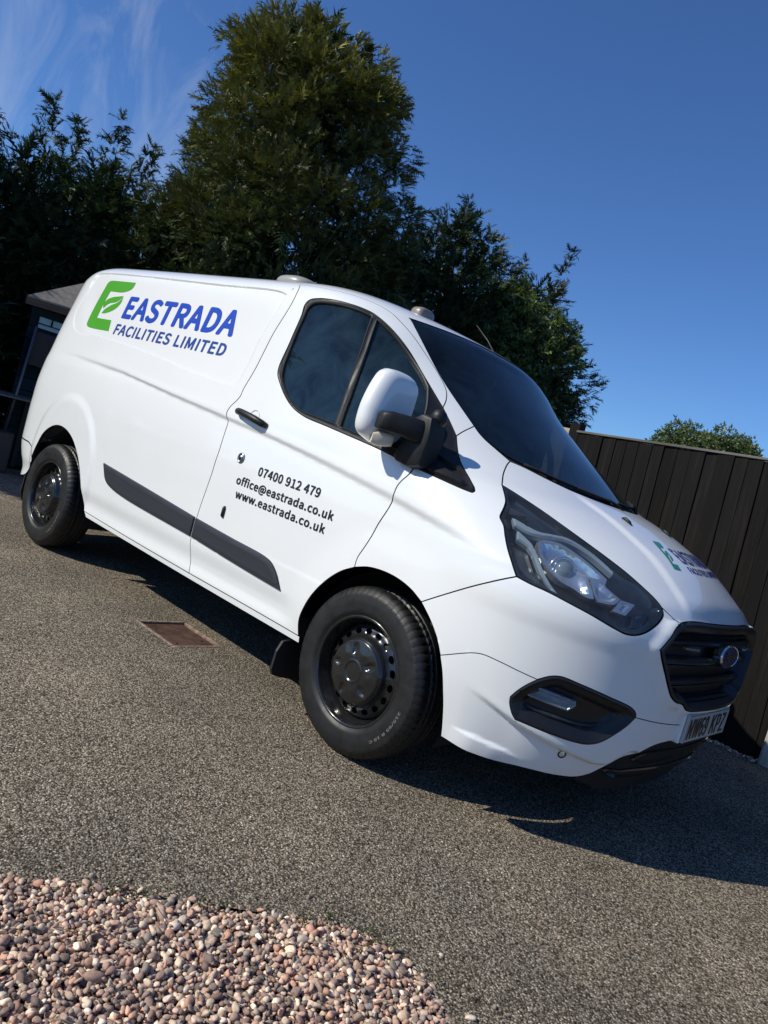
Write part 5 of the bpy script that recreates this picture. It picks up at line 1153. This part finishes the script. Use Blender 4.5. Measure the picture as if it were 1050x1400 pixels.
def tree(name, label, cat, b, prof, kind, nclump, nspray, size, cols, lean=(0, 0), lump=.28, crf=(.34, .58), updir=.16, group=None, trunk_r=.14, tipcol=None, squash=1.0, spikes=()):
    """prof: (height, radius) pairs of the crown; clumps of sprays fill its outer half"""
    root = empty(name, b, label, cat, group); H = prof[-1][0]; hs = np.array([p[0] for p in prof]); rs = np.array([p[1] for p in prof])
    t = rng.random(nclump); w_ = np.interp(np.linspace(hs[0], H, 200), hs, rs)+.12; cdf = np.cumsum(w_); cdf /= cdf[-1]; h = np.interp(t, cdf, np.linspace(hs[0], H, 200))
    a = rng.uniform(0, 2*PI, nclump); rad = np.interp(h, hs, rs)*(1+lump*(np.sin(a*3+h*1.3+b[0])*.5+np.sin(a*5-h*2.1)*.3+rng.normal(0, .22, nclump)))*rng.uniform(.62, 1.0, nclump)
    cx = b[0]+lean[0]*h/H+rad*np.cos(a); cy = b[1]+lean[1]*h/H+rad*np.sin(a)*squash; CC_ = np.column_stack([cx, cy, h]); R_ = rng.uniform(*crf, nclump)*np.clip(np.interp(h, hs, rs)/rs.max()+.25, .35, 1.1)
    for sx, sy, z0, z1, r0_ in spikes:
        k_ = int((z1-z0)/.16)+2; q = np.linspace(0, 1, k_); CC_ = np.concatenate([CC_, np.column_stack([b[0]+sx+(.10*q), np.full(k_, b[1]+sy), z0+(z1-z0)*q])]); R_ = np.concatenate([R_, r0_*(1-.75*q)]); a = np.concatenate([a, rng.uniform(0, 2*PI, k_)])
    ci = rng.choice(len(CC_), nspray, p=np.maximum(R_, .27)**2/np.sum(np.maximum(R_, .27)**2)); d = rng.normal(size=(nspray, 3)); d /= np.linalg.norm(d, axis=1, keepdims=True)
    outw = np.column_stack([np.cos(a[ci]), np.sin(a[ci]), np.full(nspray, .25)]); d = d+outw*.55; d /= np.linalg.norm(d, axis=1, keepdims=True)
    P = CC_[ci]+d*(R_[ci]*rng.uniform(.45, 1.0, nspray)**.6)[:, None]; P[:, 2] = np.maximum(P[:, 2], .08)
    Dr = d*1.0+outw*.35+np.array([0, 0, updir])+rng.normal(0, .40, (nspray, 3)); S = size*np.exp(rng.normal(0, .25, nspray))*np.where(P[:, 2] > H*.9, .8, 1)
    c = np.array(cols)[rng.integers(0, len(cols), nspray)]*np.exp(rng.normal(0, .22, (nspray, 1)))*(1+.30*np.sin(ci*12.9898)[:, None]*.8)
    if tipcol is not None:
        f_ = np.clip((P[:, 2]/H-.38)/.45, 0, 1)*rng.uniform(.2, 1, nspray); c = c*(1-f_[:, None])+np.array(tipcol)*f_[:, None]*np.exp(rng.normal(0, .2, (nspray, 1)))
    ncore = nspray//14; k_ = rng.integers(0, nclump, ncore); hc = h[k_]; q_ = rng.uniform(.25, .80, ncore); ax = np.column_stack([b[0]+lean[0]*hc/H, b[1]+lean[1]*hc/H, hc])      # larger filler sprays added inside the crown to block the sky
    Pc = ax+(CC_[k_]-ax)*q_[:, None]; P = np.concatenate([P, Pc]); Dr = np.concatenate([Dr, rng.normal(size=(ncore, 3))]); S = np.concatenate([S, size*rng.uniform(1.9, 2.9, ncore)]); c = np.concatenate([c, np.array(cols)[rng.integers(0, len(cols), ncore)]])
    V, F, T = foliage(P, Dr, S, kind, c); tinted('crown', V, F, T, needle if kind == 'conifer' else leafm, root)
    top_ = H*.93; pts = [(b[0]+lean[0]*q+.03*math.sin(q*9), b[1]+lean[1]*q, q*top_) for q in np.linspace(0, 1, 9)]; parts = [tube(pts, [trunk_r*(1-q*.92) for q in np.linspace(0, 1, 9)], 9)]
    for k in rng.choice(nclump, min(nclump, 34), replace=False):
        e_ = CC_[k]; z0 = max(.25, e_[2]-.35*np.hypot(e_[0]-b[0], e_[1]-b[1])-.2); q = z0/top_; st_ = (b[0]+lean[0]*q, b[1]+lean[1]*q, z0); mid = (np.array(st_)+e_)/2+np.array([0, 0, -.06]); parts.append(tube([st_, tuple(mid), tuple(e_)], [trunk_r*.28*(1-q*.6), trunk_r*.18*(1-q*.5), .006], 5))
    obj('trunk', *join(parts), bark, root, smooth=True); return root
DK = [(.032, .056, .020), (.046, .074, .024), (.024, .044, .019), (.060, .088, .028)]
tree('cypress_tree', 'very large dark cypress with golden green tips rising over the van roof', 'tree', (-7.75, 4.05, 0), [(.2, 1.5), (1.6, 1.75), (3.3, 1.80), (4.6, 1.68), (5.5, 1.46), (6.2, 1.20), (6.7, .92), (7.0, .60), (7.15, .20)], 'conifer', 460, 34000, .155, DK+[(.050, .062, .020)], lean=(-.22, -.22), crf=(.22, .42), lump=.20, tipcol=(.23, .205, .042), trunk_r=.2)
G = 'conifers of the hedge at the left'
tree('conifer_tree', 'dark conifer of the left hedge whose pointed top stands highest and nearest the left edge', 'tree', (-10.3, 1.15, 0), [(.2, 1.1), (2.60, 1.15), (3.20, .95), (3.80, .5), (4.30, .12)], 'conifer', 110, 6800, .18, DK, group=G, spikes=((0, 0, 3.9, 4.8, .26), (-.2, .45, 3.9, 4.75, .22)))
tree('conifer_tree', 'dark conifer of the left hedge next to the very large cypress', 'tree', (-10.0, 2.15, 0), [(.2, 1.1), (2.60, 1.15), (3.15, .95), (3.85, .55), (4.35, .12)], 'conifer', 110, 6800, .18, DK, group=G, spikes=((0, -.15, 4.0, 4.95, .26), (.1, .35, 4.0, 4.8, .22)))
tree('conifer_tree', 'dark conifer at the far left edge cut by the picture border', 'tree', (-10.7, .15, 0), [(.2, 1.2), (2.40, 1.25), (3.10, 1.0), (3.70, .55), (4.00, .15)], 'conifer', 100, 5600, .18, DK, group=G, spikes=((0, .3, 3.4, 4.35, .26),))
tree('conifer_tree', 'low dark conifer between the hedge and the very large cypress', 'tree', (-9.3, 2.95, 0), [(.2, 1.0), (2.20, 1.1), (3.00, .9), (3.70, .5), (4.10, .15)], 'conifer', 90, 6500, .17, DK, group=G)
tree('conifer_tree', 'short dark conifer right beside the left wall of the summerhouse', 'tree', (-7.3, -1.25, 0), [(.1, .7), (1.2, .85), (2.0, .7), (2.6, .3), (2.8, .1)], 'conifer', 70, 3200, .2, DK, group=G)
for k, (x_, y_) in enumerate(((-10.6, -1.3), (-9.9, -2.9), (-8.7, -4.5))):  # out of view, added to shade the ground by the summerhouse
    tree('conifer_tree', 'dark unseen conifer added outside the left border for its shade, '+('nearest the far left edge conifer', 'middle one of the three there', 'nearest the gravel bed')[k], 'tree', (x_, y_, 0), [(.2, 1.15), (2.6, 1.2), (4.0, .95), (4.9, .5), (5.3, .12)], 'conifer', 80, 2300, .36, DK, group=G)
tree('yew_tree', 'dark pointed conifer standing between the very large cypress and the leafy tree', 'tree', (-7.45, 7.4, 0), [(.2, 1.35), (2.4, 1.5), (3.8, 1.3), (4.8, .95), (5.4, .55), (5.8, .15)], 'conifer', 200, 12500, .17, DK+[(.040, .050, .028)], group='trees beyond the fence', spikes=((0, -.15, 5.1, 6.05, .26), (.45, .35, 4.9, 5.5, .25), (-.5, -.4, 4.6, 5.35, .24)))
tree('conifer_tree', 'low dark conifer at the foot of the very large cypress behind the van roof', 'tree', (-7.0, 5.6, 0), [(.2, 1.0), (2.0, 1.1), (3.2, .85), (3.9, .4), (4.1, .1)], 'conifer', 100, 6000, .17, DK, group='trees beyond the fence')
tree('spindly_conifer', 'ragged conifer with one tall bent spike just behind the leafy green tree', 'tree', (-6.15, 8.55, 0), [(.2, .9), (2.2, 1.05), (3.4, .95), (4.2, .75), (4.8, .4), (5.0, .1)], 'conifer', 120, 5500, .17, [(.028, .042, .022), (.038, .052, .028), (.055, .062, .034)], group='trees beyond the fence', spikes=((.15, .15, 4.4, 5.75, .20), (-.45, -.35, 4.5, 5.35, .18)))
tree('leafy_tree', 'bushy mid green broadleaf tree leaning out beside the windscreen top', 'tree', (-5.85, 8.15, 0), [(.3, .8), (1.6, 1.0), (2.8, .98), (3.7, .80), (4.4, .55), (4.7, .15)], 'leaf', 120, 6500, .15, [(.090, .130, .030), (.060, .098, .026), (.125, .155, .038), (.042, .070, .022)], lean=(-.35, -.25), group='trees beyond the fence')
tree('leafy_sapling', 'slim light green broadleaf sapling squeezed between the two dark conifers', 'tree', (-7.9, 6.3, 0), [(.6, .7), (2.2, .85), (3.6, .80), (4.6, .5), (5.0, .15)], 'leaf', 70, 2800, .15, [(.09, .12, .03), (.06, .09, .02)], group='trees beyond the fence')
tree('distant_tree', 'small round tree far away above the fence top', 'tree', (-8.35, 25.1, 0), [(2.2, .9), (3.4, 1.25), (4.4, 1.35), (5.1, 1.1), (5.55, .45)], 'leaf', 100, 4600, .24, [(.11, .145, .055), (.08, .115, .045), (.15, .18, .075)], trunk_r=.2)
# bare pale stems in front of the cypress
bs = empty('bare_shrub', (-6.9, 3.2, 0), 'bare pale upright stems in front of the very large cypress', 'shrub')
for k in range(11):
    x0_ = -6.9+random.gauss(0, .12); y0_ = 3.2+random.gauss(0, .12); dx, dy = random.gauss(-.1, .22), random.gauss(.25, .42); hh = random.uniform(3.6, 4.9)
    obj('stem', *tube([(x0_+dx*q*q, y0_+dy*q*q+.03*math.sin(q*7+k), hh*q) for q in np.linspace(0, 1, 8)], [.014*(1-q*.85) for q in np.linspace(0, 1, 8)], 6), twigm, bs, smooth=True)

# ------------------------------------------------------------------ small growth and litter along the edge of the gravel
k_ = rng.integers(0, len(BEDs), 520); k_ = k_[(BEDs[k_, 0] > .0) & (BEDs[k_, 0] < 1.3)]; P = BEDs[k_]+rng.normal(0, .022, (len(k_), 2))+np.array([.006, -.006]); m_ = np.sin(P[:, 0]*17)+np.sin(P[:, 0]*41+2) > -.1; P = P[m_]
V, F, T = foliage(np.column_stack([P, np.full(len(P), .004)]), np.column_stack([rng.normal(0, .6, (len(P), 2)), rng.uniform(.3, 1, len(P))]), rng.uniform(.010, .024, len(P)), 'leaf', np.array([(.075, .105, .025), (.05, .075, .02), (.12, .125, .045)])[rng.integers(0, 3, len(P))])
o = tinted('moss_and_weeds', V, F, T, leafm); tag(o, 'sparse moss and tiny weeds along the edge of the gravel', kind='stuff')
parts = []
for k in range(46):
    x_, y_ = rng.uniform(.25, 1.2), rng.uniform(-2.45, -1.6)
    if not in_bed(np.array([[x_, y_]]))[0]: continue
    a = rng.uniform(0, PI); l = rng.uniform(.012, .035); c_, s_ = math.cos(a)*l, math.sin(a)*l; parts.append(tube([(x_-c_, y_-s_, .018), (x_, y_, .021+rng.uniform(0, .005)), (x_+c_, y_+s_, .017)], [.0008, .0011, .0006], 5))
st_ = obj('dry_stalks', *join(parts), M('dry_straw', (.30, .21, .12), .8), smooth=True); tag(st_, 'dry brown stalks lying among the pebbles', kind='stuff')
lc = rng.uniform([-4.5, -2.0], [1.6, .2], (60, 2)); lc = lc[~in_bed(lc)]
V, F, T = foliage(np.column_stack([lc, np.full(len(lc), .004)]), np.column_stack([rng.normal(0, 1, (len(lc), 2)), rng.uniform(-.05, .2, len(lc))]), rng.uniform(.008, .016, len(lc)), 'leaf', np.array([(.20, .13, .07), (.13, .09, .05), (.28, .22, .13)])[rng.integers(0, 3, len(lc))])
o = tinted('leaf_litter', V, F, T, leafm); tag(o, 'a few dry leaf scraps scattered over the driveway', kind='stuff')
